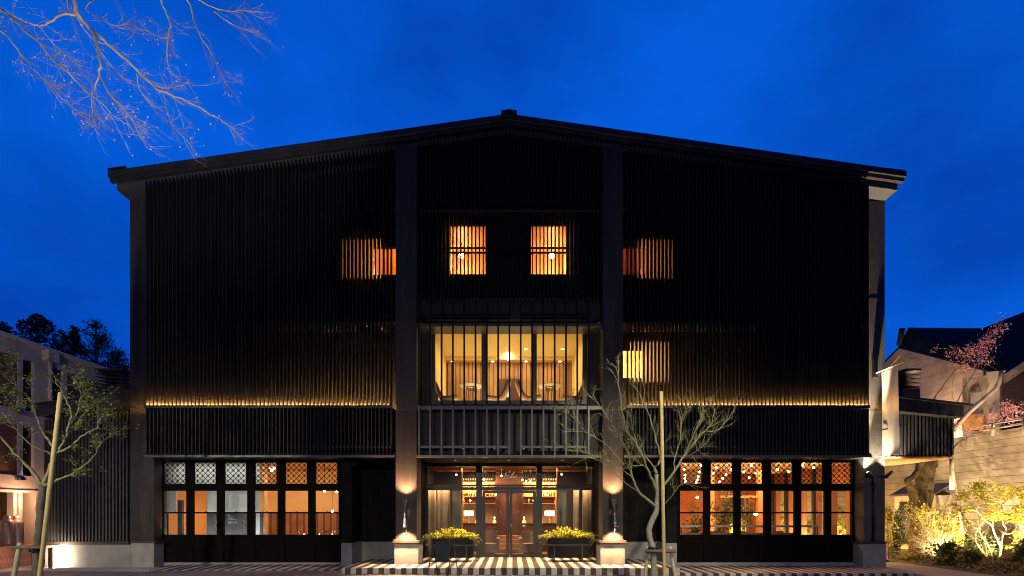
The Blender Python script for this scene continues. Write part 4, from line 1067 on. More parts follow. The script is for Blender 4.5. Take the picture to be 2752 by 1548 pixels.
# ---------------- leafing tree on the left
def pL(x, y, dy=0.): return P(x * .276, 920 + y * .276, TY + dy)
t = thing('young_tree', 'young tree with small spring leaves and a leaning stake near the brick building', 'tree', (X(100, TY), TY, gz(-9)))
mb = MB(); rnd = random.Random(21)
trunk = [Vector((X(101, TY), TY, gz(-9) - .05)), P(101, 1520, TY), P(100, 1490, TY), P(107, 1420, TY), P(112, 1345, TY), P(117, 1305, TY)]
limb(mb, trunk, .105, .075, 12, 6, rnd, .006); mb.build('trunk', mat('dark_mottled_bark', (.065, .06, .045), .85, var=.4, vscale=9, bump=.6, bscale=60, col2=(.14, .13, .10)), t)
limbs = [([pL(410, 1390), pL(300, 1240, -.1), pL(180, 1120, -.2), pL(0, 920, -.4), pL(-160, 780, -.5)], .05, .014),
         ([pL(425, 1390), pL(480, 1230, .1), pL(540, 1110, .2), pL(600, 1010, .2), pL(660, 860, .3), pL(690, 680, .3), pL(640, 560, .3), pL(560, 400, .3), pL(480, 220, .3)], .05, .006),
         ([pL(540, 1095, .2), pL(700, 1000, .1), pL(820, 900, 0), pL(940, 840, -.1), pL(980, 740, -.1), pL(1130, 690, -.2)], .032, .006),
         ([pL(425, 1400), pL(560, 1340, -.2), pL(700, 1280, -.3), pL(830, 1190, -.4), pL(920, 1100, -.4), pL(990, 980, -.4), pL(1120, 880, -.5)], .036, .006),
         ([pL(510, 1010, .1), pL(420, 880, .3), pL(370, 760, .4), pL(310, 600, .5), pL(220, 480, .5), pL(110, 390, .6), pL(-20, 260, .6)], .032, .006),
         ([pL(490, 1090, .1), pL(300, 990, -.2), pL(160, 860, -.4), pL(20, 680, -.6)], .024, .006),
         ([pL(670, 800, .3), pL(760, 660, .4), pL(780, 470, .5), pL(720, 330, .5)], .018, .005),
         ([pL(740, 860, .0), pL(780, 740, .1), pL(900, 620, .1), pL(1040, 540, .1)], .014, .005),
         ([pL(160, 450, .5), pL(120, 300, .5), pL(100, 140, .5)], .012, .004),
         ([pL(960, 830, -.1), pL(950, 640, 0), pL(930, 560, 0)], .012, .004)]
br = MB(); tw = MB(); lf = MB()
for pts, r0, r1 in limbs:
    s = limb(br, pts, r0, r1, 7, 4, rnd, .01); tips = []
    for _ in range(int(3 + len(pts) * 1.5)):
        tt = rnd.uniform(.35, 1); p, d = along(s, tt)
        nd = (d * .7 + Vector((rnd.gauss(0, .5), rnd.gauss(0, .5), rnd.gauss(.15, .35)))).normalized()
        twig(tw, p, nd, rnd.uniform(.18, .42), .0055, rnd, 2, tips, (0, 0, .2), .55, (2, 3), 3, 3)
    for p, d in tips:
        if rnd.random() < .55:
            for _ in range(rnd.randint(1, 5)):
                lf.leaf(p + Vector((rnd.gauss(0, .05), rnd.gauss(0, .05), rnd.gauss(0, .035))), rnd.uniform(.04, .085), rnd, .5)
br.build('branch', M['greenbark'], t); tw.build('twigs', M['twig'], t)
# fuller leaf tufts
for cx_, cy_, nn, sp_ in ((770, 380, 130, 34), (840, 400, 60, 26), (850, 520, 50, 20), (1050, 690, 80, 30), (930, 950, 60, 26), (120, 160, 60, 26), (60, 430, 60, 30), (290, 350, 50, 24), (740, 820, 50, 22), (720, 1030, 20, 14), (150, 480, 60, 24), (1100, 870, 40, 26), (780, 1250, 60, 36), (250, 600, 30, 26)):
    for _ in range(nn): lf.leaf(pL(cx_ + rnd.gauss(0, sp_ * 1.3), cy_ + rnd.gauss(0, sp_), rnd.gauss(.1, .25)), rnd.uniform(.05, .10), rnd, .6)
lf.build('leaves', M['leafspring'], t)

# ---------------- stakes
def stake(lab, a, b, r, m='stake2', group=None, knots=0):
    a = Vector(a); b = Vector(b); base = a if a.z < b.z else b
    mb = MB(); n = 14; pts = [a.lerp(b, i / n) for i in range(n + 1)]
    mb.tube(pts, [r * (1 + .04 * math.sin(i * 2.1)) for i in range(n + 1)], 10)
    if knots:
        for i in range(knots):
            p = a.lerp(b, (i + .5) / knots); mb.tube([p - Vector((r * .9, r * .4, .012)), p + Vector((-r * .9, -r * .6, .0)) * 1.0], [.008, .006], 5)
    o = mb.build('tree_stake', M[m], None, base); return tag(o, lab, 'stake', group)
gl_ = gz(-9)
stake('long leaning yellow stake tied to the leafy tree', P(163, 1055, TY - .22), Vector((X(104, TY - .2), TY - .22, gl_ - .1)), .047, 'stake', knots=22)
stake('short pale stake by the leafy tree on the brick building side', P(54, 1459, TY + .02), Vector((X(30, TY), TY, gl_ - .1)), .05)
stake('tall upright yellow stake beside the bare tree trunk', P(1777, 1052, TY - .18), Vector((X(1786, TY - .18), TY - .18, gz(3.5) - .1)), .042, 'stake', knots=16)
stake('short upright pale stake at the bare tree on its entrance side', P(1740, 1468, TY + .05), Vector((X(1735, TY), TY + .1, gz(3.5) - .1)), .043)
stake('short slanting pale stake at the bare tree under the dining windows', P(1800, 1468, TY - .02), Vector((X(1820, TY), TY - .05, gz(3.5) - .1)), .043)
for lab, a, b, tx in (('brown crossbar lashed across the leafy tree trunk', P(48, 1470, TY - .06), P(132, 1470, TY - .06), 100), ('brown crossbar lashed across the bare tree trunk', P(1731, 1480, TY - .0), P(1811, 1480, TY - .06), 1755)):
    t = thing('stake_crossbar', lab, 'crossbar', (a + b) / 2)
    mb = MB(); dy = Vector((0, -.12, 0)); mb.tube([a + dy, (a + b) / 2 + dy, b + dy], .042, 10); mb.build('bar', M['rope'], t)
    mb = MB(); c = P(tx, 1476, TY)
    for z in (-.035, 0, .035): mb.tube([c + Vector((math.cos(k * .6) * .115, math.sin(k * .6) * .13 - .02, z)) for k in range(12)], .022, 6)
    mb.build('lashing', M['darkmetal'], t)

# ---------------- overhanging tree at the upper left, trunk out of the picture
OY = -6.6
def pO(x, y, dy=0.): return P(x * .3106, y * .3106, OY + dy)
t = thing('overhanging_tree', 'bare pale branched tree hanging into the sky above the brick building', 'tree', (-11.2, OY - .3, gz(-11)))
rnd = random.Random(7)
mb = MB(); limb(mb, [(-11.2, OY - .3, gz(-11) - .1), (-11.1, OY - .3, 3), (-10.9, OY - .3, 6), (-10.6, OY - .3, 9), (-10.0, OY - .3, 12)], .24, .12, 12, 5, rnd, .01); mb.build('trunk', M['bark'], t)
SL = [([(-10.0, OY - .3, 12), (-8.4, OY - .3, 11.6), pO(580, -90), pO(660, 100), pO(770, 240, .1), pO(900, 350, .15), pO(1020, 460, .2), pO(1170, 590, .3), pO(1310, 730, .4), pO(1400, 790, .5), pO(1560, 850, .6), pO(1720, 930, .7), pO(1900, 1030, .8), pO(2030, 1130, .9)], .05, .006, .3),
      ([pO(785, 250, .1), pO(830, 360, -.1), pO(850, 470, -.2), pO(875, 560, -.3), pO(860, 640, -.3), pO(930, 780, -.4), pO(1010, 880, -.5), pO(1120, 1000, -.6), pO(1165, 1080, -.6), pO(1215, 1190, -.7)], .034, .005, .3),
      ([pO(858, 640, -.3), pO(820, 760, -.2), pO(790, 830, -.1), pO(800, 960, 0)], .014, .005, .4),
      ([pO(-990, -210, -.3), pO(-620, -170), pO(-250, -40), pO(0, 80), pO(130, 180, -.2), pO(220, 280, -.3), pO(340, 370, -.4), pO(460, 520, -.5), pO(560, 600, -.6), pO(650, 690, -.6), pO(740, 780, -.7), pO(860, 880, -.8), pO(1000, 1010, -.9), pO(1130, 1090, -1)], .034, .005, .3),
      ([pO(-1000, -30, -.3), pO(-620, 40), pO(-250, 150), pO(0, 265, .2), pO(110, 370, .2), pO(200, 490, .3), pO(310, 620, .3), pO(420, 720, .4), pO(510, 770, .4)], .028, .006, .4),
      ([pO(420, 720, .4), pO(520, 840, .4), pO(600, 900, .5), pO(700, 990, .5), pO(800, 1050, .5)], .014, .005, .3),
      ([pO(655, 130), pO(540, 120, -.1), pO(430, 190, -.2), pO(350, 220, -.2), pO(250, 200, -.3), pO(100, 130, -.3), pO(-60, 60, -.3)], .02, .008, .2),
      ([(-8.4, OY - .3, 11.6), pO(1370, -120, .6), pO(1390, 0, .6), pO(1440, 120, .7), pO(1475, 230, .7), pO(1455, 320, .8), pO(1460, 580, .9), pO(1560, 690, 1)], .026, .004, .3),
      ([pO(1455, 320, .8), pO(1400, 330, .8), pO(1300, 280, .9), pO(1170, 230, .9)], .012, .004, .3),
      ([pO(1390, -100, .6), pO(1620, 0, 1.2), pO(1680, 180, 1.3), pO(1740, 330, 1.3), pO(1820, 440, 1.4), pO(1870, 560, 1.5), pO(1980, 760, 1.6)], .024, .004, .3),
      ([pO(1500, -110, 1), pO(1720, 0, 1.8), pO(1850, 70, 1.9), pO(1990, 100, 2), pO(2100, 90, 2), pO(2270, 110, 2)], .018, .004, .3),
      ([pO(1850, 100, 1.9), pO(1960, 180, 1.9), pO(2080, 240, 2), pO(2250, 300, 2)], .012, .004, .3),
      ([pO(1325, 735, .4), pO(1420, 760, .3), pO(1500, 760, .2), pO(1630, 710, .1)], .014, .004, .3),
      ([pO(1410, 800, .5), pO(1450, 960, .3), pO(1490, 1080, .2), pO(1660, 1260, .1)], .010, .004, .3),
      ([pO(560, -60), pO(590, 70, .1), pO(610, 115, .1)], .012, .008, .5),
      ([pO(670, 150, .1), pO(710, 230, .3), pO(800, 340, .5), pO(950, 560, .7), pO(1060, 670, .8)], .009, .003, .3),
      ([pO(1180, 640, .4), pO(1210, 780, .6), pO(1320, 930, .7)], .008, .003, .3),
      ([pO(900, -60, 1.5), pO(740, 60, 1.5), pO(820, 130, 1.6), pO(1000, 220, 1.7), pO(1130, 190, 1.7)], .012, .004, .3),
      ([pO(340, 230, -.2), pO(440, 350, -.2), pO(560, 470, -.2), pO(710, 570, -.2)], .011, .004, .2)]
br = MB(); tw = MB(); bd = MB()
for pts, r0, r1, t0 in SL:
    s = limb(br, pts, r0 * .85, r1 * .8, 7, 4, rnd, .006)
    tips = []
    for _ in range(int(5 + len(pts) * 2.2)):
        tt = rnd.uniform(t0, 1) ** .75; p, d = along(s, min(1, tt))
        nd = (d * .9 + Vector((rnd.gauss(.1, .38), rnd.gauss(0, .5), rnd.gauss(-.1, .38)))).normalized()
        twig(tw, p, nd, rnd.uniform(.16, .42), .0042, rnd, 2, tips, (.25, 0, 0), .5, (1, 3), 4, 3)
    for p, d in tips:
        if rnd.random() < .07: bd.ball(p, rnd.uniform(.007, .014), 6, 4)
br.build('branch', M['palebark'], t); tw.build('twigs', mat('lit_and_dark_twig', (.08, .08, .08), .8, vscale=1.6, col2=(.52, .50, .46)), t)  # lit and unlit twigs put into the colour as pale and dark blotches
bd.build('blossom', mat('pale_pink_bud', (.62, .45, .48), .7, var=.1), t)  # pale buds at the twig tips

# ---------------- dark trees beyond the brick building
M['conifer'] = mat('dark_conifer_needles', (.018, .030, .020), .8, var=.4, vscale=1)
def far_tree(lab, px, top, D, half_px, style, seed, base_py=1010):
    rnd = random.Random(seed); Y_ = D - D0; s_ = D / F
    x = X(px, Y_); zt = Z(top, Y_); hw = half_px * s_; zb = Z(base_py, Y_)
    t = thing('conifer_tree' if style != 'broad' else 'broadleaf_tree', lab, 'tree', (x, Y_, -.2), 'dark trees beyond the brick building')
    mb = MB(); limb(mb, [(x, Y_, -.3), (x + .1, Y_, zt * .5), (x, Y_, zt - .3)], .45, .06, 8, 5); mb.build('trunk', M['twig'], t)
    lf = MB(); bb = MB()
    H = zt - zb
    if style == 'spire':
        lev = 22
        for i in range(lev):
            f = (i + .4) / lev; z = zt - H * f; w = hw * (f ** .8)
            for k in range(7):
                a = rnd.uniform(0, 6.28); e = Vector((math.cos(a), math.sin(a), -.18)).normalized(); ln = w * rnd.uniform(.7, 1.15)
                for j in range(int(5 + ln * 7)):
                    u = rnd.uniform(.08, 1); lf.leaf(Vector((x, Y_, z)) + e * ln * u + Vector((rnd.gauss(0, .12), rnd.gauss(0, .12), rnd.gauss(0, .10) + .25 * u * u)), rnd.uniform(.22, .5), rnd, .5, .35)
    elif style == 'feather':
        for i in range(110):
            f = rnd.uniform(0.02, 1); z = zt - H * f; prof = math.sin(min(1, f * 1.25) * math.pi * .5) ** .7; w = hw * prof
            a = rnd.uniform(0, 6.28); e = Vector((math.cos(a), math.sin(a) , rnd.uniform(.1, .55))).normalized(); ln = w * rnd.uniform(.55, 1.05)
            o = Vector((x, Y_, z - ln * .3)); bb.tube([o, o + e * ln], [.05, .012], 4, cap=False)
            for j in range(int(16 + ln * 26)):
                u = rnd.uniform(.3, 1.05); lf.leaf(o + e * ln * u + Vector((rnd.gauss(0, .22), rnd.gauss(0, .22), rnd.gauss(0, .2))), rnd.uniform(.10, .26), rnd, .2, .4)
    elif style == 'layer':
        for (dx, dz, wx, wz, nn) in ((-.3, .92, .22, .05, 90), (-.1, .72, .5, .05, 160), (.1, .5, .75, .05, 240), (.25, .3, 1., .06, 320), (.45, .1, 1.15, .07, 380)):
            for _ in range(nn): lf.leaf((x + hw * (dx + rnd.gauss(0, wx * .5)), Y_ + rnd.gauss(0, hw * .4), zb + H * (dz + rnd.gauss(0, wz * .5))), rnd.uniform(.3, .6), rnd, .6, .35)
    else:
        for (dx, dz, wx, wz, nn) in half_lobes[lab]:
            c = (x + hw * dx, Y_, zb + H * dz)
            for _ in range(nn):
                v = Vector((rnd.gauss(0, 1), rnd.gauss(0, 1), rnd.gauss(0, 1))).normalized() * rnd.uniform(.3, 1) ** .5
                lf.leaf((c[0] + v.x * hw * wx, c[1] + v.y * hw * wx, c[2] + v.z * H * wz), rnd.uniform(.15, .4), rnd, .2, .5)
            bb.tube([(x, Y_, zb + H * max(0, dz - .35)), c], [.1, .03], 4, cap=False)
    lf.build('crown', M['conifer'], t)
    if bb.v: bb.build('branch', M['twig'], t)
half_lobes = {'dark round headed tree with a split crown behind the brick building roof': [(-.55, .72, .45, .17, 420), (.08, .85, .42, .17, 420), (.55, .72, .42, .17, 380), (.1, .52, .5, .16, 300), (-.2, .3, .55, .2, 260), (.45, .28, .55, .2, 240)],
              'small dark rounded tree between the split crown and the spire': [(-.2, .7, .55, .25, 420), (.2, .4, .8, .3, 420), (-.5, .3, .5, .3, 220)]}
far_tree('dark layered cedar cut off by the picture edge', -8, 852, 46, 62, 'layer', 1, 930)
far_tree('dark round headed tree with a split crown behind the brick building roof', 98, 846, 52, 48, 'broad', 2, 960)
far_tree('small dark rounded tree between the split crown and the spire', 168, 880, 55, 34, 'broad', 3, 985)
far_tree('black spire shaped fir behind the brick building roof', 200, 882, 48, 46, 'spire', 4, 990)
far_tree('tall feathery dark larch beside the black hotel corner', 258, 855, 50, 66, 'feather', 5, 1020)
far_tree('low feathery dark larch half behind the black hotel corner', 318, 935, 54, 40, 'feather', 6, 1030)

# ---------------- garden on the right
M['leafyel'] = leafm('yellow_green_maple_leaves', (.30, .27, .03), (.48, .42, .05), .45)
M['leafgold'] = leafm('golden_shrub_leaves', (.32, .28, .04), (.46, .42, .06), .4)
M['leafdark'] = leafm('dark_green_leaves', (.035, .055, .012), (.075, .09, .02), .2)
M['whitebark'] = mat('pale_smooth_bark', (.34, .28, .18), .7, var=.2)
MY = .25
def pM(x, y, dy=0.): return P(2380 + x * .1711, 1300 + y * .1711, MY + dy)
base = pM(1740, 1330); base.z = -.12
t = thing('maple_tree', 'yellow green maple with pale branching stems lit from below at the picture edge', 'tree', base)
rnd = random.Random(31); br = MB()
ML = [([base, pM(1800, 1100), pM(1810, 1000), pM(1850, 800, .1), pM(1890, 720, .2), pM(1840, 600, .2), pM(1830, 380, .3), pM(1860, 290, .3), pM(1960, 220, .3)], .036, .010),
      ([pM(1805, 1000), pM(1700, 740, -.1), pM(1660, 640, -.2), pM(1560, 570, -.2), pM(1430, 430, -.3), pM(1320, 400, -.3), pM(1320, 300, -.3)], .026, .008),
      ([base + Vector((-.08, 0, .05)), pM(1650, 1050, .2), pM(1540, 860, .3), pM(1470, 750, .3)], .026, .012),
      ([base + Vector((-.1, 0, .1)), pM(1500, 1040, -.2), pM(1400, 880, -.3), pM(1450, 700, -.4), pM(1540, 580, -.4)], .022, .008),
      ([pM(1440, 710, -.4), pM(1300, 610, -.4), pM(1220, 500, -.4), pM(1150, 420, -.4)], .014, .006),
      ([pM(1390, 870, -.3), pM(1290, 730, -.3), pM(1240, 640, -.3)], .012, .005),
      ([pM(1690, 640, -.2), pM(1640, 480, -.1), pM(1540, 290, 0), pM(1500, 150, 0)], .018, .007),
      ([pM(1830, 380, .3), pM(1760, 280, .2), pM(1700, 200, .2)], .012, .006),
      ([pM(1870, 790, .1), pM(2000, 780, 0), pM(2120, 700, 0)], .014, .006),
      ([pM(1860, 640, .2), pM(2000, 520, .3), pM(2140, 430, .3)], .014, .006)]
for pts, r0, r1 in ML: limb(br, pts, r0, r1, 8, 4, rnd, .006)
tips = []
for pts, r0, r1 in ML[:]:
    for _ in range(8):
        i = rnd.randint(max(1, len(pts) // 2), len(pts) - 1); d = (pts[i] - pts[i - 1]).normalized() + Vector((rnd.gauss(0, .5), rnd.gauss(0, .5), rnd.gauss(.2, .3)))
        twig(br, pts[i].lerp(pts[i - 1], rnd.random() * .6), d, rnd.uniform(.2, .45), .006, rnd, 1, tips, (0, 0, .3), .6, (2, 3), 3, 4)
br.build('branch', M['whitebark'], t)
lf = MB()
for cx_, cy_, w_, h_, nn in ((1200, 200, 110, 70, 260), (1420, 110, 160, 90, 330), (1340, 380, 120, 50, 160), (1540, 210, 130, 70, 260), (1680, 340, 110, 50, 200), (1860, 170, 140, 70, 320), (1980, 100, 120, 80, 220), (1690, 460, 110, 32, 220), (1640, 540, 130, 36, 260), (1900, 510, 140, 50, 280), (2090, 400, 110, 60, 230), (2120, 120, 70, 100, 160), (2060, 560, 120, 60, 220), (2080, 800, 70, 90, 110), (1480, 20, 140, 60, 220), (1180, 420, 110, 60, 130), (1060, 330, 80, 30, 60), (2150, 260, 60, 80, 120), (1940, 1000, 60, 40, 40), (1300, 620, 60, 50, 40), (1560, 1090, 50, 40, 50), (1750, 40, 120, 60, 120), (2200, 500, 100, 120, 200), (2260, 150, 120, 120, 200)):
    for _ in range(int(nn * 1.5)): lf.leaf(pM(cx_ + rnd.gauss(0, w_ * .6), cy_ + rnd.gauss(0, h_ * .55), rnd.gauss(0, .32)), rnd.uniform(.035, .075), rnd, .55, .6)
lf.build('leaves', M['leafyel'], t)
# many stemmed shrub
SYY = 2.7
def pS(x, y, dy=0.): return P(2380 + x * .1711, 1300 + y * .1711, SYY + dy)
base = pS(790, 1130); base.z = -.1
t = thing('garden_shrub', 'many stemmed golden shrub with glaring lit twigs beside the old trunk', 'shrub', base)
br = MB(); lf = MB(); rnd = random.Random(41); tips = []
for i in range(26):
    ex = rnd.uniform(330, 1180); ey = rnd.uniform(300, 820) + abs(ex - 760) * .25
    e = pS(ex, ey, rnd.uniform(-.7, .5)); m_ = base.lerp(e, .5) + Vector((rnd.gauss(0, .08), rnd.gauss(0, .08), rnd.uniform(.05, .2)))
    s = limb(br, [base + Vector((rnd.gauss(0, .1), rnd.gauss(0, .1), 0)), m_, e], .020, .006, 6, 4, rnd, .01)
    for _ in range(7):
        p, d = along(s, rnd.uniform(.3, 1)); twig(br, p, d + Vector((rnd.gauss(0, .5), rnd.gauss(0, .5), rnd.gauss(0, .4))), rnd.uniform(.2, .45), .006, rnd, 1, tips, (0, 0, .1), .6, (2, 3), 3, 4)
for _ in range(34):
    e = pS(rnd.uniform(360, 640), rnd.uniform(780, 1120), rnd.uniform(-.7, -.2)); o_ = base + Vector((rnd.gauss(0, .12), -.1, rnd.uniform(.05, .5)))
    twig(br, o_, e - o_, (e - o_).length, .008, rnd, 1, tips, (0, 0, 0), .4, (2, 3), 4, 4)
br.build('branch', M['whitebark'], t)
for p, d in tips:
    for _ in range(rnd.randint(0, 3)): lf.leaf(p + Vector((rnd.gauss(0, .06), rnd.gauss(0, .06), rnd.gauss(0, .05))), rnd.uniform(.04, .09), rnd, .4)
for cx_, cy_, w_, h_, nn in ((1080, 720, 120, 130, 260), (600, 450, 150, 100, 150), (1150, 900, 90, 120, 200), (800, 600, 240, 160, 220), (1000, 560, 160, 90, 150)):
    for _ in range(nn * 2): lf.leaf(pS(cx_ + rnd.gauss(0, w_ * .6), cy_ + rnd.gauss(0, h_ * .6), rnd.gauss(.1, .4)), rnd.uniform(.04, .09), rnd, .4)
lf.build('leaves', M['leafgold'], t)
def bush(lab, px, top, base_py, half, Y_, m, n, seed, name='garden_shrub', sz=(.06, .13), taper=.35):
    rnd = random.Random(seed); b0 = P(px, base_py, Y_); h = Z(top, Y_) - b0.z; hw = half * (Y_ + D0) / F
    t = thing(name, lab, 'shrub', b0)
    st = MB()
    for i in range(6): st.tube([b0 + Vector((rnd.gauss(0, .05), rnd.gauss(0, .05), -.1)), b0 + Vector((rnd.gauss(0, hw * .3), rnd.gauss(0, hw * .3), h * rnd.uniform(.4, .8)))], [.015, .006], 5, cap=False)
    st.build('stem', M['twig'], t)
    lf = MB(); cl = [(rnd.uniform(0, 6.28), rnd.uniform(0, 1) , rnd.uniform(.15, 1)) for _ in range(16)]
    for _ in range(n):
        a, r_, f = rnd.choice(cl); w = hw * (1 - taper * f) * r_ ** .5
        lf.leaf(b0 + Vector((math.cos(a) * w + rnd.gauss(0, hw * .22), math.sin(a) * w + rnd.gauss(0, hw * .22), h * f * .92 + rnd.gauss(0, h * .09))), rnd.uniform(*sz), rnd, .3)
    lf.build('leaves', M[m], t)
bush('tall dark conifer shrub standing against the hotel corner pier', 2414, 1366, 1492, 15, 3.4, 'leafdark', 1100, 1, taper=.5)
bush('thin golden leafed shrub touching the hotel corner pier', 2388, 1352, 1494, 9, 2.6, 'leafgold', 420, 2)
bush('low dark shrub in front of the glaring golden shrub', 2540, 1458, 1524, 30, .9, 'leafdark', 900, 3)
bush('dark rounded shrub between golden shrub and maple', 2610, 1440, 1526, 26, 1.1, 'leafdark', 1000, 4, taper=.6)
bush('dark shrub behind the maple stems', 2655, 1425, 1515, 24, 1.9, 'leafdark', 1000, 5, taper=.6)
bush('dark pointed shrub at the picture edge under the maple', 2748, 1450, 1535, 24, .9, 'leafdark', 1000, 6, taper=.6)
bush('brownish low shrub beside the garden path start', 2440, 1490, 1510, 26, 2.7, 'leafgold', 420, 7)
gc = MB(); rnd = random.Random(9)
for _ in range(2600):
    x = rnd.uniform(13.3, 17.2); y = rnd.uniform(-3.5, 3); 
    if x < 13.5 + .15 * math.sin(y * 3): continue
    gc.leaf((x, y, -.10 + rnd.uniform(0, .16)), rnd.uniform(.05, .12), rnd, .3)
tag(gc.build('ground_cover', M['leafdark']), kind='stuff')
# old trunk under the wing
t0 = P(2470, 1400, 4.0); t0.z = -.15
t = thing('old_tree', 'mossy old trunk with a hollow and broken limb under the hanging wing', 'tree', t0)
M['mossbark'] = mat('mossy_dark_bark', (.022, .015, .008), .9, var=.5, vscale=5, bump=1., bscale=14, col2=(.10, .066, .02))
OYY = 4.0
mb = MB(); rnd = random.Random(3)
limb(mb, [t0, P(2472, 1400, OYY), P(2478, 1350, OYY), P(2484, 1310, OYY), P(2490, 1270, OYY), P(2496, 1236, OYY), P(2500, 1200, OYY)], .34, .24, 14, 5, rnd, .02)
mb.build('trunk', M['mossbark'], t); mb = MB()
limb(mb, [P(2470, 1395, OYY - .15), P(2455, 1335, OYY - .25), P(2446, 1306, OYY - .25), P(2437, 1290, OYY - .25)], .20, .09, 12, 5, rnd, .012)
limb(mb, [P(2437, 1291, OYY - .25), P(2456, 1280, OYY - .25), P(2468, 1264, OYY - .2), P(2475, 1238, OYY - .15), P(2478, 1205, OYY)], .08, .15, 12, 5, rnd, .012)
mb.build('branch', M['mossbark'], t)
# cherry
M['petal'] = leafm('pink_blossom', (.62, .26, .30), (.78, .42, .44), .3)
QY = 2.6
cb_ = P(2600, 1300, QY); cb_.z = -.1
t = thing('cherry_tree', 'pink flowering cherry with thin arching branches before the cream house', 'tree', cb_)
rnd = random.Random(51); br = MB(); fl = MB()
def pQ(x, y, dy=0.): return P(2380 + x * .1794, 840 + y * .1794, QY + dy)
def pR(x, y, dy=0.): return P(2380 + x * .1725, 1080 + y * .1725, QY + dy)
CL = [([pQ(730, 1285), pQ(860, 1100, .1), pQ(1000, 920, .2), pQ(1110, 800, .2), pQ(1200, 690, .2), pQ(1330, 560, .2)], .022, .007, .5, 10),
      ([pQ(1075, 1330, .1), pQ(1170, 1150, 0), pQ(1290, 960, 0), pQ(1400, 780, .1), pQ(1500, 560, .1), pQ(1620, 330, .1), pQ(1780, 80, .1)], .022, .005, .4, 16),
      ([pQ(1075, 1330, .1), pQ(990, 1240, .1), pQ(1030, 700, .3), pQ(910, 530, .3)], .008, .003, .6, 3),
      ([pR(1060, 720), pR(1150, 630, -.1), pR(1250, 570, -.1), pR(1480, 490, -.2), pR(1640, 400, -.2), pR(1800, 260, -.3), pR(1950, 130, -.3), pR(2200, -20, -.3)], .03, .008, .4, 16),
      ([pR(1780, 280, -.3), pR(1960, 270, -.3), pR(2120, 200, -.2), pR(2240, 140, -.2)], .014, .005, .2, 8),
      ([pR(1640, 400, -.2), pR(1600, 330, -.1), pR(1580, 200, 0)], .010, .004, .3, 5),
      ([pR(1400, 510, -.2), pR(1290, 460, 0), pR(1180, 420, 0)], .008, .004, .3, 4),
      ([cb_, P(2560, 1262, QY), pR(1000, 850), pR(1060, 720)], .05, .03, 1.2, 0), ([pR(1000, 850), P(2520, 1150, QY), pQ(730, 1285)], .03, .022, 1.2, 0), ([pR(1060, 720), P(2555, 1160, QY + .1), pQ(1075, 1330, .1)], .03, .022, 1.2, 0)]
for pts, r0, r1, t0_, n_ in CL:
    s = limb(br, pts, r0, r1, 7, 4, rnd, .006)
    tips = []
    for _ in range(n_):
        p, d = along(s, rnd.uniform(t0_, 1)); twig(br, p, d + Vector((rnd.gauss(0, .5), rnd.gauss(0, .5), rnd.gauss(0, .4))), rnd.uniform(.2, .5), .005, rnd, 1, tips, (0, 0, .2), .5, (2, 3), 3, 3)
        for _ in range(7): fl.leaf(p + Vector((rnd.gauss(0, .12), rnd.gauss(0, .12), rnd.gauss(0, .12))), rnd.uniform(.035, .07), rnd, 0, .8)
    for p, d in tips:
        for _ in range(rnd.randint(2, 6)): fl.leaf(p + Vector((rnd.gauss(0, .06), rnd.gauss(0, .06), rnd.gauss(0, .06))), rnd.uniform(.035, .07), rnd, 0, .8)
for cx_, cy_, w_, h_, nn in ((1430, 560, 90, 110, 150), (1280, 560, 60, 50, 50), (1500, 430, 80, 90, 90), (1640, 260, 40, 60, 40), (1010, 760, 90, 70, 40), (1220, 830, 90, 50, 60)):
    for _ in range(nn): fl.leaf(pQ(cx_ + rnd.gauss(0, w_ * .7), cy_ + rnd.gauss(0, h_ * .7), rnd.gauss(.1, .2)), rnd.uniform(.035, .07), rnd, 0, .8)
for cx_, cy_, w_, h_, nn in ((1960, 120, 130, 90, 170), (1640, 260, 60, 60, 60), (1230, 430, 70, 25, 50), (1990, 260, 90, 40, 70), (1850, 60, 60, 60, 50)):
    for _ in range(nn): fl.leaf(pR(cx_ + rnd.gauss(0, w_ * .7), cy_ + rnd.gauss(0, h_ * .7), rnd.gauss(-.2, .2)), rnd.uniform(.035, .07), rnd, 0, .8)
br.build('branch', M['twig'], t); fl.build('blossom', M['petal'], t)
# garden spotlights
def garden_spot(lab, p, to, power, spot=70, col=(1, .74, .36)):
    p = Vector(p); t = thing('garden_spotlight', lab, 'spotlight', (p.x, p.y, -.12)); d = (Vector(to) - p).normalized()
    m = MB(); m.tube([(p.x, p.y, -.15), (p.x, p.y, p.z - .03)], .012, 6); m.build('spike', M['darkmetal'], t)
    m = MB(); m.tube([p - d * .10, p], [.035, .045], 10); m.build('housing', M['darkmetal'], t)
    m = MB(); q = d.orthogonal().normalized(); w_ = d.cross(q); c = p + d * .002; m.add([c + (q * math.cos(k * .785) + w_ * math.sin(k * .785)) * .038 for k in range(8)], [tuple(range(8))]); m.build('lens', glow('spot_lens', (1, .75, .45), 12), t)
    lamp('garden_light', 'SPOT', p + d * .03, power, col, .03, to=to, spot=spot, blend=.6)
garden_spot('small black spotlight at the foot of the pale maple stems', (14.55, -1.0, .02), pM(1700, 450, .1), 2500, 84)
garden_spot('small black spotlight below the glaring golden shrub', (pS(1000, 1170).x - .1, 1.75, .05), pS(720, 650, 0), 1200, 110)
garden_spot('small black spotlight hidden behind the low shrubs facing the block wall', (15.6, 1.4, .1), (SX, 1.9, 2.8), 800, 120, (1, .74, .43))
lamp('terrace_fill_light', 'POINT', (18.5, 6.4, 4.9), 520, (1, .60, .30), .1); lamp('terrace_fill_light', 'POINT', (17.3, 1.0, 4.8), 200, (1, .66, .38), .1)  # unseen lamps added to brighten the gable and the gutter pipe
lamp('garden_light', 'POINT', (16.4, 6.0, 1.0), 170, (1, .48, .17), .1)
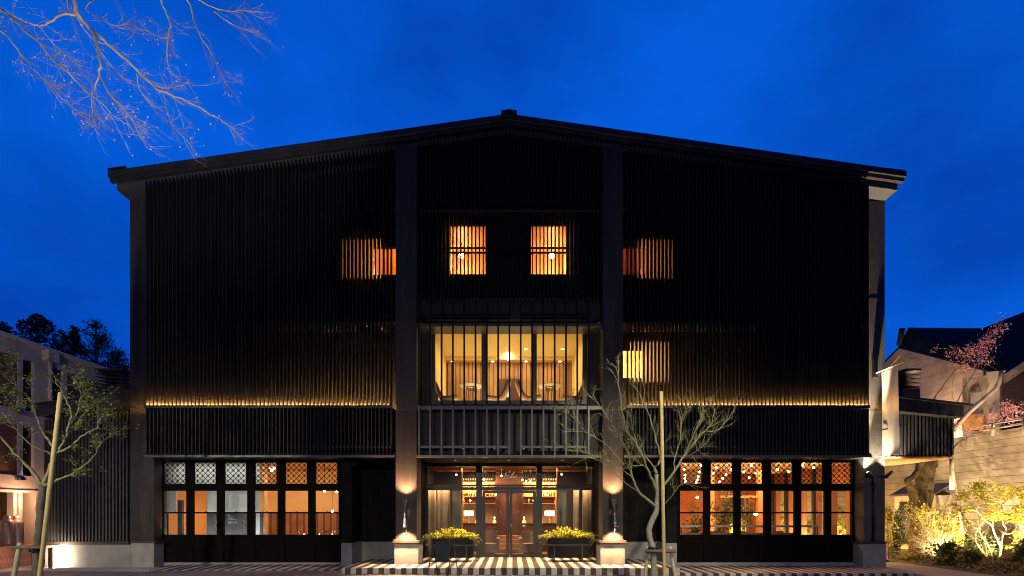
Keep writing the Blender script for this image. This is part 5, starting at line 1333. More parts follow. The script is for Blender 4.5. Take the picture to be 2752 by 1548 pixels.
# ================================================================== things at the entrance
def sconce(px, lab, pxo):
    y = -.19; x = X(px, y); zc = Z(1377, y)
    t = thing('wall_sconce', lab, 'wall lamp', (x, .03, zc), 'hourglass sconces on the entrance pillars')
    m = MB(); m.tube([(x + pxo, .028, Z(1377, .03)), (x + pxo, .0, Z(1377, .03))], .115, 24); m.tube([(x + pxo * .5, .0, zc), (x, y, zc)], .018, 8); m.build('backplate', M['bronze'], t)
    m = MB(); m.lathe([(.10, Z(1342, y) - zc), (.06, .22), (.03, .06), (.022, 0), (.03, -.07), (.06, -.25), (.098, Z(1417, y) - zc)], (x, y, zc), 22); m.build('shade', M['chrome'], t)
    m = MB(); m.tube([(x + .02, y + .05, Z(1417, y)), (x + .02, .0, Z(1452, 0))], .006, 5); m.build('cable', M['darkmetal'], t)
    m = MB(); m.lathe([(.001, 0), (.085, 0)], (x, y, Z(1344, y)), 16); m.lathe([(.001, 0), (.085, 0)], (x, y, Z(1415, y)), 16); m.build('bulb', glow('sconce_bulb', (1, .72, .42), 4), t)
    lamp('sconce_light', 'SPOT', (x, y, Z(1340, y) + .005), 500, (1, .50, .22), .045, to=(x, y + .02, 9), spot=112, blend=.7)
    lamp('sconce_light', 'SPOT', (x, y, Z(1419, y) - .005), 650, (1, .57, .27), .045, to=(x, y - .02, -2), spot=118, blend=.6)
sconce(1088, 'polished hourglass sconce on the entrance pillar nearest the a-frame sign', .02)
sconce(1652, 'polished hourglass sconce on the entrance pillar behind the bare tree', -.02)
lb = MB()
for a, b in ((1058, 1091), (1646, 1676)): lb.box(X(a, 0), X(b, 0), -.02, .028, Z(1452.5, 0), Z(1449, 0))
lb.build('ledge', M['cap'], B)

def planter(px0, px1, ptop, lab, glab, seed):
    y = .95; x0, x1 = X(px0, y - .25), X(px1, y - .25); zt, zb = Z(ptop, y - .25), .13
    t = thing('planter', lab, 'planter', ((x0 + x1) / 2, y, 0), 'black planters beside the entrance doors')
    m = MB()
    m.hexa([(x0 + .03, y - .23, zb), (x1 - .03, y - .23, zb), (x1 - .03, y + .23, zb), (x0 + .03, y + .23, zb)], [(x0, y - .25, zt - .18), (x1, y - .25, zt - .18), (x1, y + .25, zt - .18), (x0, y + .25, zt - .18)])
    m.box(x0 + .02, x1 - .02, y - .24, y - .22, zt - .18, zt); m.box(x0 + .02, x1 - .02, y + .22, y + .24, zt - .18, zt); m.box(x0 + .02, x0 + .04, y - .219, y + .219, zt - .18, zt); m.box(x1 - .04, x1 - .02, y - .219, y + .219, zt - .18, zt)
    m.box(x0 + .041, x1 - .041, y - .219, y + .219, zt - .18, zt - .06)
    m.build('box', M['charcoalbox'], t)
    m = MB(); zr = zt - .20
    for yy in (y - .275, y + .275): m.box(x0 - .10, x1 + .06, yy - .012, yy + .012, zr - .03, zr + .01)
    for xx in (x0 + .22, x1 - .22):
        m.box(xx - .018, xx + .018, y - .30, y - .264, .0, zr - .031); m.box(xx - .018, xx + .018, y + .264, y + .30, .0, zr - .031); m.box(xx - .018, xx + .018, y - .263, y + .263, zb - .05, zb - .02)
    m.build('stand', M['bar'], t)
    m = MB()
    for xx in (x0 - .10, x1 + .06): m.tube([(xx, y - .275, zr - .02), (xx + (.05 if xx > x0 else -.04), y - .275, zr + .05)], .016, 6)
    m.build('hook', M['chrome'], t)
    rnd = random.Random(seed)
    g = thing('flowering_plant', glab, 'plant', ((x0 + x1) / 2, y, zt - .06))
    st = MB(); lf = MB(); fl = MB(); cx_ = (x0 + x1) / 2
    for i in range(120):
        bx_ = rnd.uniform(x0 + .08, x1 - .08); side_ = (bx_ - cx_) / ((x1 - x0) / 2)
        e = Vector((bx_ + side_ * rnd.uniform(.05, .38) + rnd.gauss(0, .06), y + rnd.gauss(-.05, .2), zt + rnd.uniform(.05, .34) * (1.15 - abs(side_) * .9) - .10 * max(0, abs(side_) - .7) * 3))
        b0 = Vector((bx_, y + rnd.uniform(-.15, .15), zt - .06)); mid = b0.lerp(e, .55) + Vector((0, 0, .07))
        s = smooth([b0, mid, e], 4); st.tube(s, [.007, .004] + [.004] * (len(s) - 2), 4, cap=False)
        for _ in range(16):
            p, d = along(s, rnd.uniform(.25, 1)); yel = rnd.random() < (.8 if abs(side_) < .45 else .2)
            (fl if yel and p.z > zt - .02 else lf).leaf(p + Vector((rnd.gauss(0, .022), rnd.gauss(0, .022), rnd.gauss(0, .018))), rnd.uniform(.045, .11), rnd, .1, .42)
    for sd in (-1, 1):
        for k in range(5):
            b0 = Vector((cx_ + sd * (x1 - x0) * .42, y - .2, zt)); e = b0 + Vector((sd * rnd.uniform(.15, .42), -.08, rnd.uniform(-.22, .1))); s = smooth([b0, b0.lerp(e, .5) + Vector((0, 0, .08)), e], 5); st.tube(s, .005, 4, cap=False)
            for _ in range(34):
                p, d = along(s, rnd.uniform(.1, 1)); lf.leaf(p + Vector((rnd.gauss(0, .018), rnd.gauss(0, .018), rnd.gauss(0, .018))), rnd.uniform(.03, .07), rnd, .1, .38)
    st.build('stem', M['greenbark'], g); lf.build('leaves', M['plantleaf'], g); fl.build('blossom', M['plantflower'], g)
M['charcoalbox'] = mat('charcoal_planter_paint', (.009, .010, .011), .5, spec=.2, var=.15)
M['plantleaf'] = leafm('olive_yellow_leaves', (.30, .30, .04), (.44, .42, .06), .35)
M['plantflower'] = leafm('bright_yellow_flowers', (.70, .60, .015), (.85, .76, .04), .35)
planter(1157, 1272, 1448, 'black planter on a grey metal stand behind the a-frame sign', 'yellow flowering plant spilling from the planter behind the a-frame sign', 61)
planter(1471, 1583, 1447, 'black planter on a grey metal stand between the doors and the bare tree', 'yellow flowering plant in the planter between the doors and the bare tree', 62)

# a-frame sign with a hanging dark green panel
sy = -1.55; fz_ = gz(-1.9)
def ps_(px, py, dy=0.): return P(px, py, sy + dy)
t = thing('sidewalk_sign', 'black a-frame stand holding a tapering dark green panel in front of a planter', 'sign', (X(1190, sy), sy, fz_))
m = MB()
for a, b, dy0, dy1 in (((1161, 1458), 1149, -.02, -.26), ((1219, 1458), 1233, -.02, -.26), ((1164, 1459), 1177, .02, .28), ((1216, 1459), 1203, .02, .28)):
    p = ps_(a[0], a[1], dy0); q = Vector((X(b, sy + dy1), sy + dy1, fz_ + .0)); m.bar(p, q, .022, .022)
m.bar(ps_(1158, 1457), ps_(1222, 1457), .026, .026)
for dy, z, a, b in ((-.24, .07, 1151, 1231), (.255, .08, 1176, 1204)): m.bar((X(a, sy + dy), sy + dy, fz_ + z), (X(b, sy + dy), sy + dy, fz_ + z), .016, .016)
m.build('frame', M['darkmetal'], t)
M['signgreen'] = mat('dark_green_board', (.012, .024, .022), .5, var=.2)
m = MB(); yy = -.06
pts = [(1168, 1461), (1213, 1461), (1206, 1507), (1203, 1509.5), (1176, 1509.5), (1172.5, 1507)]
fr_ = [ps_(a, b, yy) for a, b in pts]; bk_ = [ps_(a, b, yy) + Vector((0, .025, 0)) for a, b in pts]; n = len(pts)
m.add(fr_ + bk_, [tuple(reversed(range(n))), tuple(range(n, 2 * n))] + [(i, (i + 1) % n, (i + 1) % n + n, i + n) for i in range(n)]); m.build('panel', M['signgreen'], t)
m = MB()
for pts in ([(1181, 1495), (1186, 1487), (1189, 1478)], [(1188, 1494), (1190, 1484), (1194, 1476)], [(1190, 1494), (1196, 1486), (1203, 1480)], [(1178, 1492), (1181, 1487), (1184, 1484)], [(1179, 1498), (1190, 1496), (1204, 1493)]):
    m.tube([ps_(a, b, yy - .003) for a, b in pts], .0035, 4)
m.build('drawing', mat('chalk_green_line', (.05, .085, .07), .8), t)
m = MB()
for px in (1174, 1208): m.tube([ps_(px, 1457, -.02), ps_(px, 1463, yy - .004)], .008, 5)
m.build('clip', M['bronze'], t)

# bollard lamp at the wing plinth
x = X(138, .36); t = thing('bollard_lamp', 'slim rusty post lamp throwing white light on the low wing plinth', 'lamp', (x, .36, -.15))
m = MB(); m.box(x - .045, x + .045, .30, .36, -.2, Z(1472, .3)); m.build('post', mat('rusty_steel', (.17, .065, .03), .7, var=.3), t)
m = MB(); m.box(x - .035, x + .035, .361, .372, -.05, Z(1476, .3)); m.build('lens', glow('post_lens', (1, .80, .55), 9), t)
lamp('bollard_light', 'AREA', (x, .38, .22), 30, (1, .80, .54), .07, to=(x, 2, .22), sy=.75)
lamp('bollard_light', 'SPOT', (x - .35, .30, .42), 60, (1, .66, .38), .05, to=(x - 2.3, -.5, -.15), spot=100, blend=.6)

# pier floodlights, drain pipe, banner
for px, lab, tilt in ((2343, 'small black floodlight at the top of the black drain pipe on the garden side pier', -.1), (2380, 'small black floodlight tilted outward under the white banner on the garden side pier', .22)):
    y = .48; p = P(px, 1282, y); q = P(px, 1268, y) + Vector((tilt, .04, .0))
    t = thing('floodlight', lab, 'floodlight', p, 'floodlights on the garden side pier')
    m = MB(); m.tube([p, q], .055, 12); m.build('housing', M['darkmetal'], t)
    m = MB(); d = (q - p).normalized(); u = d.orthogonal().normalized(); w_ = d.cross(u); c = q + d * .003; m.add([c + (u * math.cos(k * .785) + w_ * math.sin(k * .785)) * .046 for k in range(8)], [tuple(range(8))]); m.build('lens', glow('flood_lens', (1, .88, .66), 12), t)
    m = MB(); m.tube([p + Vector((0, .02, .05)), Vector((p.x - tilt * .3, .69, p.z + .02))], .015, 6); m.build('bracket', M['darkmetal'], t)
    lamp('flood_light', 'SPOT', q + d * .03, 340 if tilt < 0 else 330, (1, .76, .50), .04, to=(p.x + (0.02 if tilt < 0 else .22), .60 if tilt < 0 else .15, 9), spot=110, blend=.5)
    if tilt < 0: lamp('flood_light', 'SPOT', q + d * .04, 6500, (1, .76, .5), .03, to=(p.x + .05, .50, 11.5), spot=24, blend=.5)
t = thing('drain_pipe', 'thin black drain pipe running down the garden side pier', 'pipe', (X(2348, .6), .6, .6))
m = MB(); m.tube([P(2348, 1280, .62), P(2348, 1456, .62)], .04, 10); m.build('pipe', M['darkmetal'], t)
m = MB()
for py in (1300, 1450): m.box(X(2348, .62) - .06, X(2348, .62) + .06, .58, .69, Z(py, .62) - .02, Z(py, .62) + .02)
m.build('clamp', M['darkmetal'], t)
bxx = X(2351, .7); bz_ = Z(1004, .7)
t = thing('flag_pole', 'white horizontal pole with a black bracket on the garden side pier carrying the banner', 'pole', (bxx, .7, bz_))
m = MB(); m.tube([(bxx, .66, bz_), (bxx, -.45, bz_ + .03)], .022, 10); m.build('pole', M['cream'], t)
m = MB(); m.box(bxx - .09, bxx + .03, .62, .699, bz_ - .14, bz_ + .46); m.build('bracket', M['darkmetal'], t)
t = thing('banner', 'long plain off-white cloth banner hanging from the pole on the garden side pier', 'banner', (bxx, .1, bz_))
m = MB(); nu, nv = 14, 30; zb0 = 3.36; m.smooth = True
vs = []
for s_ in (0, 1):
    for j in range(nv + 1):
        for i in range(nu + 1):
            u, v = i / nu, j / nv
            yv = .50 - .66 * u + .06 * v * (1 - u); xv = bxx + .05 + .05 * math.sin(u * 6.5 + .6) * (.35 + .65 * v) + .015 * math.sin(u * 17 + v * 4) * (1 - v * .5) + .012 * s_ + .06 * v * (1 - u)
            vs.append((xv, yv, bz_ - .02 - (bz_ - zb0) * v + .05 * (1 - u) * 0 + .03 * math.sin(u * 9) * (v > .98)))
K = (nu + 1) * (nv + 1); fs = []
for j in range(nv):
    for i in range(nu):
        a = j * (nu + 1) + i; fs.append((a, a + 1, a + nu + 2, a + nu + 1)); fs.append((K + a, K + a + nu + 1, K + a + nu + 2, K + a + 1))
m.add(vs, fs); M['cloth'] = leafm('off_white_cloth', (.66, .60, .52), (.74, .68, .60), .25); m.build('cloth', M['cloth'], t)
m = MB(); m.tube([(bxx + .02, .50, Z(1152, .2)), (bxx + .16, -.35, Z(1148, .1))], .02, 6); m.build('strap', M['darkmetal'], t)

# ================================================================== things in the first floor lounge
M['chairback'] = mat('tan_leather', (.42, .24, .10), .5, var=.12)
M['chairdark'] = mat('dark_chair_fabric', (.07, .045, .03), .7, var=.2)
def lounge_chair(px, face, lab):
    y = 1.5; x = X(px, y)
    t = thing('lounge_chair', lab, 'chair', (x, y, fz), 'chairs around the lounge tables')
    prof = [(.34, .42), (.30, .40), (.10, .37), (-.08, .36), (-.20, .42), (-.28, .56), (-.36, .76), (-.43, .94)]
    for nm, off, mm, th in (('seat', 0, M['chairdark'], .05), ('shell', -.09, M['chairback'], .075)):
        m = MB(); w_ = .34; s = smooth([Vector((face * a, 0, b)) for a, b in prof], 3)
        for i in range(len(s) - 1):
            a, b = s[i], s[i + 1]; tn = (b - a).normalized(); nn = Vector((-tn.z, 0, tn.x)) * (1 if face < 0 else -1)
            nn = nn if nn.z > 0 or abs(nn.z) < .2 else nn
            w0 = w_ * (1 - .25 * (i / len(s)) ** 2); w1 = w_ * (1 - .25 * ((i + 1) / len(s)) ** 2)
            q = [Vector((x, y, fz)) + a + nn * off, Vector((x, y, fz)) + b + nn * off]
            lo = [q[0] + Vector((0, -w0, 0)), q[1] + Vector((0, -w1, 0)), q[1] + Vector((0, w1, 0)), q[0] + Vector((0, w0, 0))]
            m.hexa(lo, [v + nn * th for v in lo])
        m.build(nm, mm, t)
    m = MB()
    for dx, dy in ((.24, -.22), (.24, .22), (-.2, -.22), (-.2, .22)): m.tube([(x + face * dx * .8, y + dy * .8, fz + .34), (x + face * dx * 1.1, y + dy * 1.1, fz + .002)], .014, 6)
    m.build('leg', M['darkmetal'], t)
for px, face, lab in ((1204, 1, 'tan lounge chair in the lounge window corner nearest the leafy tree'), (1332, -1, 'tan lounge chair backing onto the lounge door on the leafy tree side'), (1425, 1, 'tan lounge chair backing onto the lounge door on the bare tree side'), (1536, -1, 'tan lounge chair in the lounge window corner nearest the bare tree')):
    lounge_chair(px, face, lab)
M['tabletop'] = mat('pale_table_top', (.62, .52, .36), .5, var=.08)
def lounge_table(px, lab):
    y = 1.75; x = X(px, y); zt = fz + .86
    t = thing('round_table', lab, 'table', (x, y, fz), 'round tables in the lounge window')
    m = MB(); m.lathe([(.001, 0), (.40, 0), (.41, .012), (.41, .03), (.001, .03)], (x, y, zt), 32); m.build('table_top', M['tabletop'], t)
    m = MB()
    for r_, z_ in ((.185, -.05), (.165, -.10)): m.tube([(x + math.cos(k * .2618) * r_, y + math.sin(k * .2618) * r_, zt + z_) for k in range(25)], .014, 6)
    m.build('ring', M['darkwood'], t)
    for a in (.5, 1.9, 3.6, 5.2):
        m = MB(); m.tube([(x + .15 * math.cos(a), y + .15 * math.sin(a), zt - .02), (x + .25 * math.cos(a), y + .25 * math.sin(a), fz + .002)], .016, 6); m.build('leg', M['bronze'], t)
lounge_table(1267, 'round pale table with ring base in the lounge window above the a-frame sign')
lounge_table(1479, 'round pale table with ring base in the lounge window pane nearest the bare tree')
p = P(1366, 958, 3.36); t = thing('emergency_light', 'glaring white emergency light box hung over the lounge back opening', 'light', p)
m = MB(); m.box(p.x - .06, p.x + .06, 3.30, 3.36, p.z - .13, p.z + .12); m.build('lamp_box', glow('white_box_glow', (.80, .92, 1), 16), t)
lamp('box_light', 'POINT', (p.x, 3.2, p.z), 8, (.8, .9, 1), .05)
m = MB(); m.tube([(p.x, 3.33, p.z + .12), (p.x, 3.33, 7.44)], .012, 6); m.build('rod', M['darkmetal'], t)
p = P(1366, 1057, 3.70); t = thing('exit_sign', 'small lit cyan and white sign box by the dark lounge door', 'sign', p)
m = MB(); m.box(p.x - .07, p.x + .07, 3.68, 3.72, p.z - .14, p.z + .14); m.build('box', glow('cyan_box_glow', (.30, .85, .80), 1.6), t)

# lamps in the upper windows
def globe(px, py, y, r, lab, st=70, group=None, col=(1, .66, .3), hang=None, name='hanging_bulb', pw=0, kids=True):
    p = P(px, py, y); t = thing(name, lab, 'lamp', p, group)
    m = MB(); m.ball(p, r, 12, 8); m.build('bulb', glow('bulb_glow', col, st) if False else bulbm(col, st), t)
    if hang:
        m = MB(); m.tube([p + Vector((0, 0, r)), (p.x, p.y, hang)], .006, 5); m.tube([p + Vector((0, 0, r * .8)), p + Vector((0, 0, r + .06))], .018, 6); m.build('cord', M['darkmetal'], t)
    if pw: lamp('bulb_light', 'POINT', p + Vector((0, -.08, -.02)), pw, col, .04)
    return t
_bm = {}
def bulbm(col, st):
    k = (col, st)
    if k not in _bm: _bm[k] = glow('bulb_glow', col, st)
    return _bm[k]
globe(1240, 687, 2.2, .085, 'bright bulb behind the slats in the small upper window above the a-frame sign', 90, hang=11.0)
globe(1483, 688, 2.2, .085, 'bright bulb behind the slats in the small upper window nearer the bare tree', 90, hang=11.0)
globe(1731, 701, 1.3, .07, 'bright bulb behind the slats high above the bare tree', 120, col=(1, .60, .22), hang=h3R[3] + .6)
globe(1001, 697, 1.5, .04, 'bright bulb at the edge of the upper slatted window on the brick building side', 60, hang=h3L[3] + .6)

# ================================================================== things in the dining rooms
RT = zs1 - .03
pend = [(115, 265), (130, 355), (133, 418), (143, 470), (403, 195), (375, 300), (358, 380), (343, 437), (327, 487), (660, 235), (910, 265), (610, 325), (825, 350), (765, 418), (712, 468), (1258, 195), (1128, 297), (1335, 325), (1220, 398)]
for i, (a, b) in enumerate(pend):
    y = 1.9 + 1.9 * (b - 190) / 300
    globe(1820 + a * .1587, 1220 + b * .1587, y, .036, 'small bright bulb of the pendant cluster seen through the garden side lattice panes', 60, 'pendant bulbs behind the garden side lattice panes', hang=RT, pw=2.2 if i % 3 == 0 else 0)
for i, (a, b) in enumerate([(250, 265), (440, 297), (680, 195), (862, 230)]):
    y = 2.0 + 1.5 * (b - 190) / 300
    globe(2050 + a * .1587, 1220 + b * .1587, y, .036, 'small bright bulb of the pendant cluster seen through the garden side lattice panes', 60, 'pendant bulbs behind the garden side lattice panes', hang=RT, pw=2.2 if i % 3 == 0 else 0)
globe(1874, 1337, 3.4, .045, 'bright bulb hanging before the orange brick wall', 90, hang=RT, pw=8)
globe(2031, 1381, 1.9, .06, 'glaring bulb hanging low in the third garden side dining window', 150, hang=RT, pw=12)
for px, py, lab in ((872, 1320, 'small globe lamp at the top edge of the dining window nearest the sign'), (905, 1322, 'brighter globe lamp at the upper corner of the dining window nearest the sign'), (893, 1374, 'low domed globe lamp in the dining window nearest the sign')):
    t = globe(px, py, 1.9, .032, lab, 70, hang=RT, pw=5)
    p = P(px, py, 1.9); m = MB(); m.smooth = True; m.lathe([(.085, .0), (.08, .04), (.05, .08), (.012, .095)], (p.x, p.y, p.z - .005), 16); m.build('glass_shade', M['glass'], t)
# window table of the dining room beside the brick building with glasses and candles
M['tablewood'] = mat('dark_table_wood', (.10, .045, .025), .35, var=.2)
def table(x0, x1, y0, y1, z, lab, mtop='tablewood'):
    t = thing('dining_table', lab, 'table', ((x0 + x1) / 2, (y0 + y1) / 2, 0))
    m = MB(); m.box(x0, x1, y0, y1, z - .04, z); m.build('table_top', M[mtop], t)
    for a in (x0 + .06, x1 - .06):
        for b in (y0 + .06, y1 - .06): m = MB(); m.box(a - .03, a + .03, b - .03, b + .03, 0, z - .041); m.build('leg', M['darkmetal'], t)
tz = Z(1440, 1.6)
table(X(775, 1.6), X(915, 1.6), 1.4, 2.0, tz, 'dark table set with glasses inside the two dining windows nearest the sign')
M['clear'] = glass('clear_glassware', (.95, .9, .85), 3.0, .05)
gr = random.Random(4)
for px in (800, 806, 826, 868, 874, 880, 892, 900, 906):
    y = 1.6 + gr.uniform(-.1, .15); x = X(px, y)
    t = thing('wine_glass', 'wine glass on the dark window table of the dining room beside the brick building', 'glass', (x, y, tz), 'wine glasses on the window table')
    m = MB(); m.lathe([(.001, .0), (.03, .004), (.004, .012), (.004, .07), (.025, .09), (.036, .13), (.030, .17)], (x, y, tz), 12); m.build('bowl', M['clear'], t)
for px, lab in ((817, 'lit candle glass in the next to last dining window before the a-frame sign'), (858, 'lit candle glass beside the post of the dining window nearest the sign'), (893, 'lit candle glass among the glasses in the dining window nearest the sign')):
    y = 1.55; x = X(px, y); t = thing('candle', lab, 'candle', (x, y, tz))
    m = MB(); m.lathe([(.001, .0), (.03, 0), (.032, .06), (.028, .06), (.026, .012)], (x, y, tz), 12); m.build('holder', M['clear'], t)
    m = MB(); m.ball((x, y, tz + .045), .016, 8, 6, 1, 1.6); m.build('flame', bulbm((1, .45, .15), 60), t)
    lamp('candle_light', 'POINT', (x, y, tz + .14), 1.5, (1, .45, .15), .02)
# right dining room: bench rail, tables, chairs, plants
bt = thing('banquette', 'long low banquette with a pale top rail along the garden side dining windows', 'bench', (8, 1.6, 0))
m = MB(); m.box(X(1822, 1.5), X(2200, 1.5), 1.45, 1.52, Z(1417, 1.5), Z(1411.5, 1.5)); m.build('rail', mat('pale_rail', (.55, .42, .36), .4), bt)
m = MB(); m.box(X(1822, 1.5), X(2130, 1.5), 1.45, 1.50, .1, Z(1432, 1.5)); m.build('back', M['wood2'], bt)
for px in (1830, 1905, 1985, 2068, 2140, 2196):
    m = MB(); x = X(px, 1.5); m.box(x - .015, x + .015, 1.46, 1.51, .0, Z(1417, 1.5) - .001); m.build('post', M['darkmetal'], bt)
M['darkseat'] = mat('navy_seat', (.035, .035, .045), .7)
for px, lab in ((1935, 'dark upholstered chair behind the rail in the second garden side dining window'), (2000, 'dark upholstered chair behind the rail in the third garden side dining window'), (2100, 'dark upholstered chair behind the rail in the fourth garden side dining window')):
    y = 2.3; x = X(px, y); t = thing('dining_chair', lab, 'chair', (x, y, 0))
    m = MB(); m.box(x - .24, x + .24, y - .22, y + .22, .40, .48); m.build('seat', M['darkseat'], t)
    m = MB(); m.hexa([(x - .24, y + .20, .482), (x + .24, y + .20, .482), (x + .24, y + .26, .482), (x - .24, y + .26, .482)], [(x - .22, y + .27, .90), (x + .22, y + .27, .90), (x + .22, y + .32, .90), (x - .22, y + .32, .90)]); m.build('backrest', M['darkseat'], t)
    for a in (-.2, .2):
        for b in (-.18, .18): m = MB(); m.tube([(x + a, y + b, .4), (x + a * 1.1, y + b * 1.1, 0)], .016, 6); m.build('leg', M['darkmetal'], t)
table(X(2020, 2.7), X(2060, 2.7) + .3, 2.6, 3.2, .74, 'pale cloth covered table behind the third garden side dining window', 'tabletop')
table(X(1836, 3.8), X(1870, 3.8), 3.6, 4.2, .74, 'dark table before the orange brick wall')
# bottles on a shelf by the bricks and indoor plants
def indoor(px, y, top, half, lab, seed, n=700):
    rnd = random.Random(seed); x = X(px, y); t = thing('potted_plant', lab, 'plant', (x, y, 0)); h = Z(top, y); hw = half * (y + D0) / F
    m = MB(); m.lathe([(.001, .0), (.16, 0), (.22, .4), (.20, .42), (.001, .40)], (x, y, 0), 18); m.build('pot', M['charcoalbox'], t)
    m = MB(); lf = MB()
    for _ in range(9):
        e = Vector((x + rnd.gauss(0, hw * .6), y + rnd.gauss(0, .3), .5 + (h - .5) * rnd.uniform(.4, 1))); s = smooth([Vector((x, y, .38)), Vector((x, y, .38)).lerp(e, .5) + Vector((0, 0, .1)), e], 4); m.tube(s, .01, 5, cap=False)
        for _ in range(n // 9): p, d = along(s, rnd.uniform(.35, 1)); lf.leaf(p + Vector((rnd.gauss(0, hw * .35), rnd.gauss(0, .15), rnd.gauss(0, .13))), rnd.uniform(.06, .14), rnd, .3)
    m.build('stem', M['twig'], t); lf.build('leaves', M['leafdark'], t)
indoor(1872, 2.9, 1355, 16, 'leafy potted plant before the orange brick wall', 71)
indoor(1940, 3.0, 1322, 22, 'tall leafy potted plant in the second garden side dining window', 72, 900)
indoor(2010, 3.6, 1330, 8, 'slim potted plant beside the timber post in the third garden side dining window', 73, 300)
# the planting behind the dining room, seen through its far openings
def gshrub(px, top, half, lab, seed, m, n=700, y=6.2):
    bush(lab, px, top, 1448, half, y, m, n, seed, sz=(.06, .14), taper=.2)
gshrub(1985, 1395, 26, 'bright yellow green shrub behind the third garden side dining window', 81, 'leafyel', y=7.8)
gshrub(2098, 1335, 18, 'yellow green shrub behind the fourth garden side dining window', 82, 'leafyel', y=8.4)
gshrub(2165, 1385, 22, 'yellow green shrub behind the fifth garden side dining window', 83, 'leafyel', y=6.4)
gshrub(2250, 1352, 24, 'golden shrub behind the last garden side dining window', 84, 'leafgold', y=4.4)
m = MB(); m.box(4, 17.4, 10.2, 10.4, -.2, 4.4); o = m.build('courtyard_wall', M['siding']); tag(o, 'pale boarded courtyard wall behind the garden side dining room', 'wall')
m = MB(); m.box(5, 17.4, 7.2, 10.2, -.3, -.105); struct('garden_ground', m, M['soil'])
lamp('courtyard_light', 'POINT', (10.0, 7.5, .4), 300, (1, .76, .28), .1); lamp('courtyard_light', 'POINT', (12.8, 7.0, .3), 520, (1, .70, .24), .1); lamp('courtyard_light', 'POINT', (12.6, 4.0, .3), 330, (1, .66, .22), .1)

# ================================================================== things in the lobby
M['drum'] = glow('lamp_shade_glow', (1, .84, .50), 5)
def table_lamp(px, y, zt, lab):
    x = X(px, y); t = thing('table_lamp', lab, 'lamp', (x, y, zt), 'white drum lamps on the lobby counters')
    m = MB(); m.lathe([(.001, .0), (.10, .0), (.10, .02), (.02, .04), (.02, .36)], (x, y, zt), 14); m.build('base', M['bronze'], t)
    m = MB(); m.lathe([(.20, .30), (.20, .50), (.001, .50)], (x, y, zt), 20); m.build('lamp_shade', M['drum'], t)
    lamp('table_light', 'POINT', (x, y - .28, zt + .42), 14, (1, .62, .26), .1)
zc_ = Z(1405.8, 4.9)
table_lamp(1260, 5.15, zc_, 'white drum lamp on the lobby counter above the planter with the sign')
table_lamp(1477, 5.15, zc_, 'white drum lamp on the lobby counter nearer the bare tree')
for px, lab in ((1282.5, 'small yellow candle lamp beside the drum lamp on the sign side'), (1329, 'small yellow candle lamp at the door end of the counter on the sign side'), (1408.5, 'small yellow candle lamp at the door end of the counter on the bare tree side'), (1453, 'small yellow candle lamp beside the drum lamp on the bare tree side')):
    y = 5.0; x = X(px, y); t = thing('candle_lamp', lab, 'lamp', (x, y, zc_), 'yellow candle lamps on the lobby counters')
    m = MB(); m.lathe([(.001, 0), (.075, 0), (.06, .11), (.03, .13)], (x, y, zc_), 14); m.build('shade', glow('candle_shade_glow', (1, .55, .10), 2.6), t)
    m = MB(); m.tube([(x, y, zc_ + .12), (x, y, zc_ + .2)], .008, 6); m.ball((x, y, zc_ + .22), .032, 10, 6); m.build('bulb', bulbm((1, .74, .42), 14), t)
for px, py, y, lab in ((1226.5, 1276, 3.4, 'bright bulb in the entrance transom above the a-frame sign'), (1347.5, 1278.5, 3.4, 'bright bulb touching the start of the script lettering'), (1509, 1275, 3.4, 'bright bulb in the entrance transom nearest the bare tree'), (1301, 1289, 3.9, 'upper of two bulbs by the post of the lettered transom'), (1306, 1295, 3.9, 'lower of two bulbs by the post of the lettered transom'), (1404, 1289.5, 3.9, 'first of three bulbs after the script lettering'), (1413.5, 1292.5, 3.9, 'middle one of three bulbs after the script lettering'), (1425.5, 1294, 3.9, 'last of three bulbs after the script lettering'), (1270, 1324, 4.3, 'bulb over the lobby shelf on the sign side'), (1264, 1345, 4.3, 'yellow pendant over the drum lamp on the sign side'), (1434, 1346, 4.3, 'yellow pendant behind the door leaf with the white notice'), (1471, 1330, 4.3, 'bulb over the lobby shelf on the bare tree side'), (1299, 1330, 4.3, 'bulb at the post side of the door leaf on the sign side'), (1333, 1329, 4.3, 'bulb at the top corner of the door leaf near the dark doors')):
    globe(px, py, y, .030, lab, 40, hang=SOF - .03, pw=2 if 'transom' in lab else 0)
M['sofa'] = mat('grey_brown_upholstery', (.26, .20, .16), .85, var=.15)
for px0, px1, lab in ((1292, 1334, 'grey sofa seen through the door leaf on the sign side'), (1403, 1444, 'grey sofa seen through the door leaf with the white notice')):
    y = 3.3; x0, x1 = X(px0, y), X(px1, y); t = thing('sofa', lab, 'sofa', ((x0 + x1) / 2, y, 0), 'sofas facing the lobby aisle')
    m = MB(); m.box(x0, x1, y - .35, y + .35, .10, .42); m.build('seat', M['sofa'], t)
    m = MB(); m.box(x0 - .02, x1 + .02, y + .30, y + .48, .42, .86); m.build('backrest', M['sofa'], t)
    for xx in (x0 - .10, x1 + .01): m = MB(); m.box(xx, xx + .10, y - .36, y + .46, .08, .62); m.build('armrest', M['sofa'], t)
    m = MB(); m.box(x0 + .05, x1 - .05, y - .3, y + .3, 0, .099); m.build('base', M['darkwood'], t)
bo = random.Random(8)
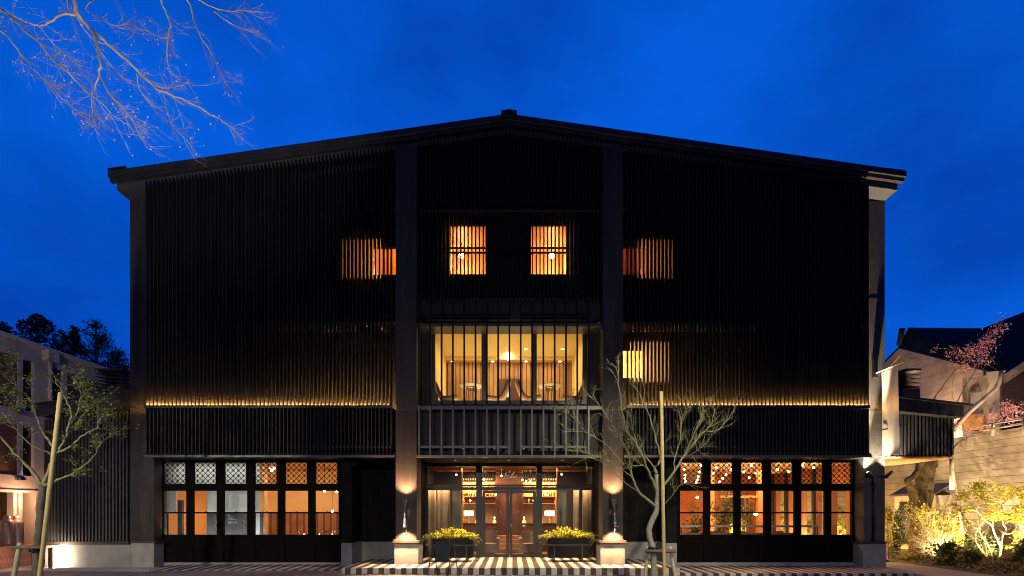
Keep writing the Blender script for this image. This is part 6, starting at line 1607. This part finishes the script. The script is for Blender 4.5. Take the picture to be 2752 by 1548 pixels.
for a, b, py in ((1247, 1290, 1334), (1300, 1327, 1334), (1410, 1445, 1352), (1450, 1492, 1334)):
    px = a
    while px < b:
        y = 5.62; x = X(px, y); z = Z(1334, 5.6) if py == 1334 else Z(1352, 5.6); h_ = bo.uniform(.16, .26)
        t = thing('bottle', 'small bottle in the row on the lit lobby shelves', 'bottle', (x, y, z), 'bottles on the lobby shelves')
        m = MB(); m.lathe([(.001, 0), (.035, 0), (.035, h_ * .6), (.014, h_ * .75), (.014, h_), (.001, h_)], (x, y, z), 8); m.build('body', bo.choice([M['bronze'], M['darkwood'], M['whitepaint'], M['leafdark']]), t)
        px += bo.uniform(4, 8)

# ================================================================== parts that are really several separate pieces become objects of their own
PIECES = {'wall', 'interior_wall', 'bracket', 'roof_bolt', 'soffit', 'soffit_flashing', 'joint', 'plinth', 'curtain', 'glass_screen', 'timber_post', 'dark_screen', 'window_screen', 'downlight', 'shelf', 'counter', 'ledge', 'transom_pane', 'concrete_kerb', 'bulb', 'hook', 'clip', 'clamp', 'brick_panel', 'trim', 'window', 'leg', 'backplate', 'interior_door', 'door_surround', 'drain_pipe', 'corner_post'}
def split_pieces(o):
    me = o.data; par = list(range(len(me.vertices)))
    def find(i):
        while par[i] != i: par[i] = par[par[i]]; i = par[i]
        return i
    for p in me.polygons:
        a = find(p.vertices[0])
        for v in p.vertices[1:]: par[find(v)] = a
    isl = {}
    for v in me.vertices: isl.setdefault(find(v.index), []).append(v.index)
    keys = list(isl); bb = []
    for k in keys:
        c = [me.vertices[i].co for i in isl[k]]
        bb.append(([min(q[a] for q in c) - .012 for a in range(3)], [max(q[a] for q in c) + .012 for a in range(3)]))
    g = list(range(len(keys)))
    def fg(i):
        while g[i] != i: i = g[i]
        return i
    for i in range(len(keys)):
        for j in range(i):
            if all(bb[i][0][a] <= bb[j][1][a] and bb[j][0][a] <= bb[i][1][a] for a in range(3)): g[fg(i)] = fg(j)
    cl = {}
    for i, k in enumerate(keys): cl.setdefault(fg(i), set()).update(isl[k])
    if len(cl) < 2: return
    base = o.name.split('.')[0]; meshes = []
    for vs in cl.values():
        order = sorted(vs); mp_ = {v: n for n, v in enumerate(order)}
        m2 = bpy.data.meshes.new(base); ps_2 = [p for p in me.polygons if p.vertices[0] in vs]
        m2.from_pydata([me.vertices[v].co[:] for v in order], [], [[mp_[v] for v in p.vertices] for p in ps_2])
        for m_ in me.materials: m2.materials.append(m_)
        m2.polygons.foreach_set('use_smooth', [p.use_smooth for p in ps_2]); m2.update(); meshes.append(m2)
    o.data = meshes[0]
    for m2 in meshes[1:]:
        c = bpy.data.objects.new(base, m2); COL.objects.link(c); c.parent = o.parent; c.location = o.location
done = {}
for o in list(COL.objects):
    if o.type == 'MESH' and o.parent and o.name.split('.')[0] in PIECES and o.data.users == 1: split_pieces(o)
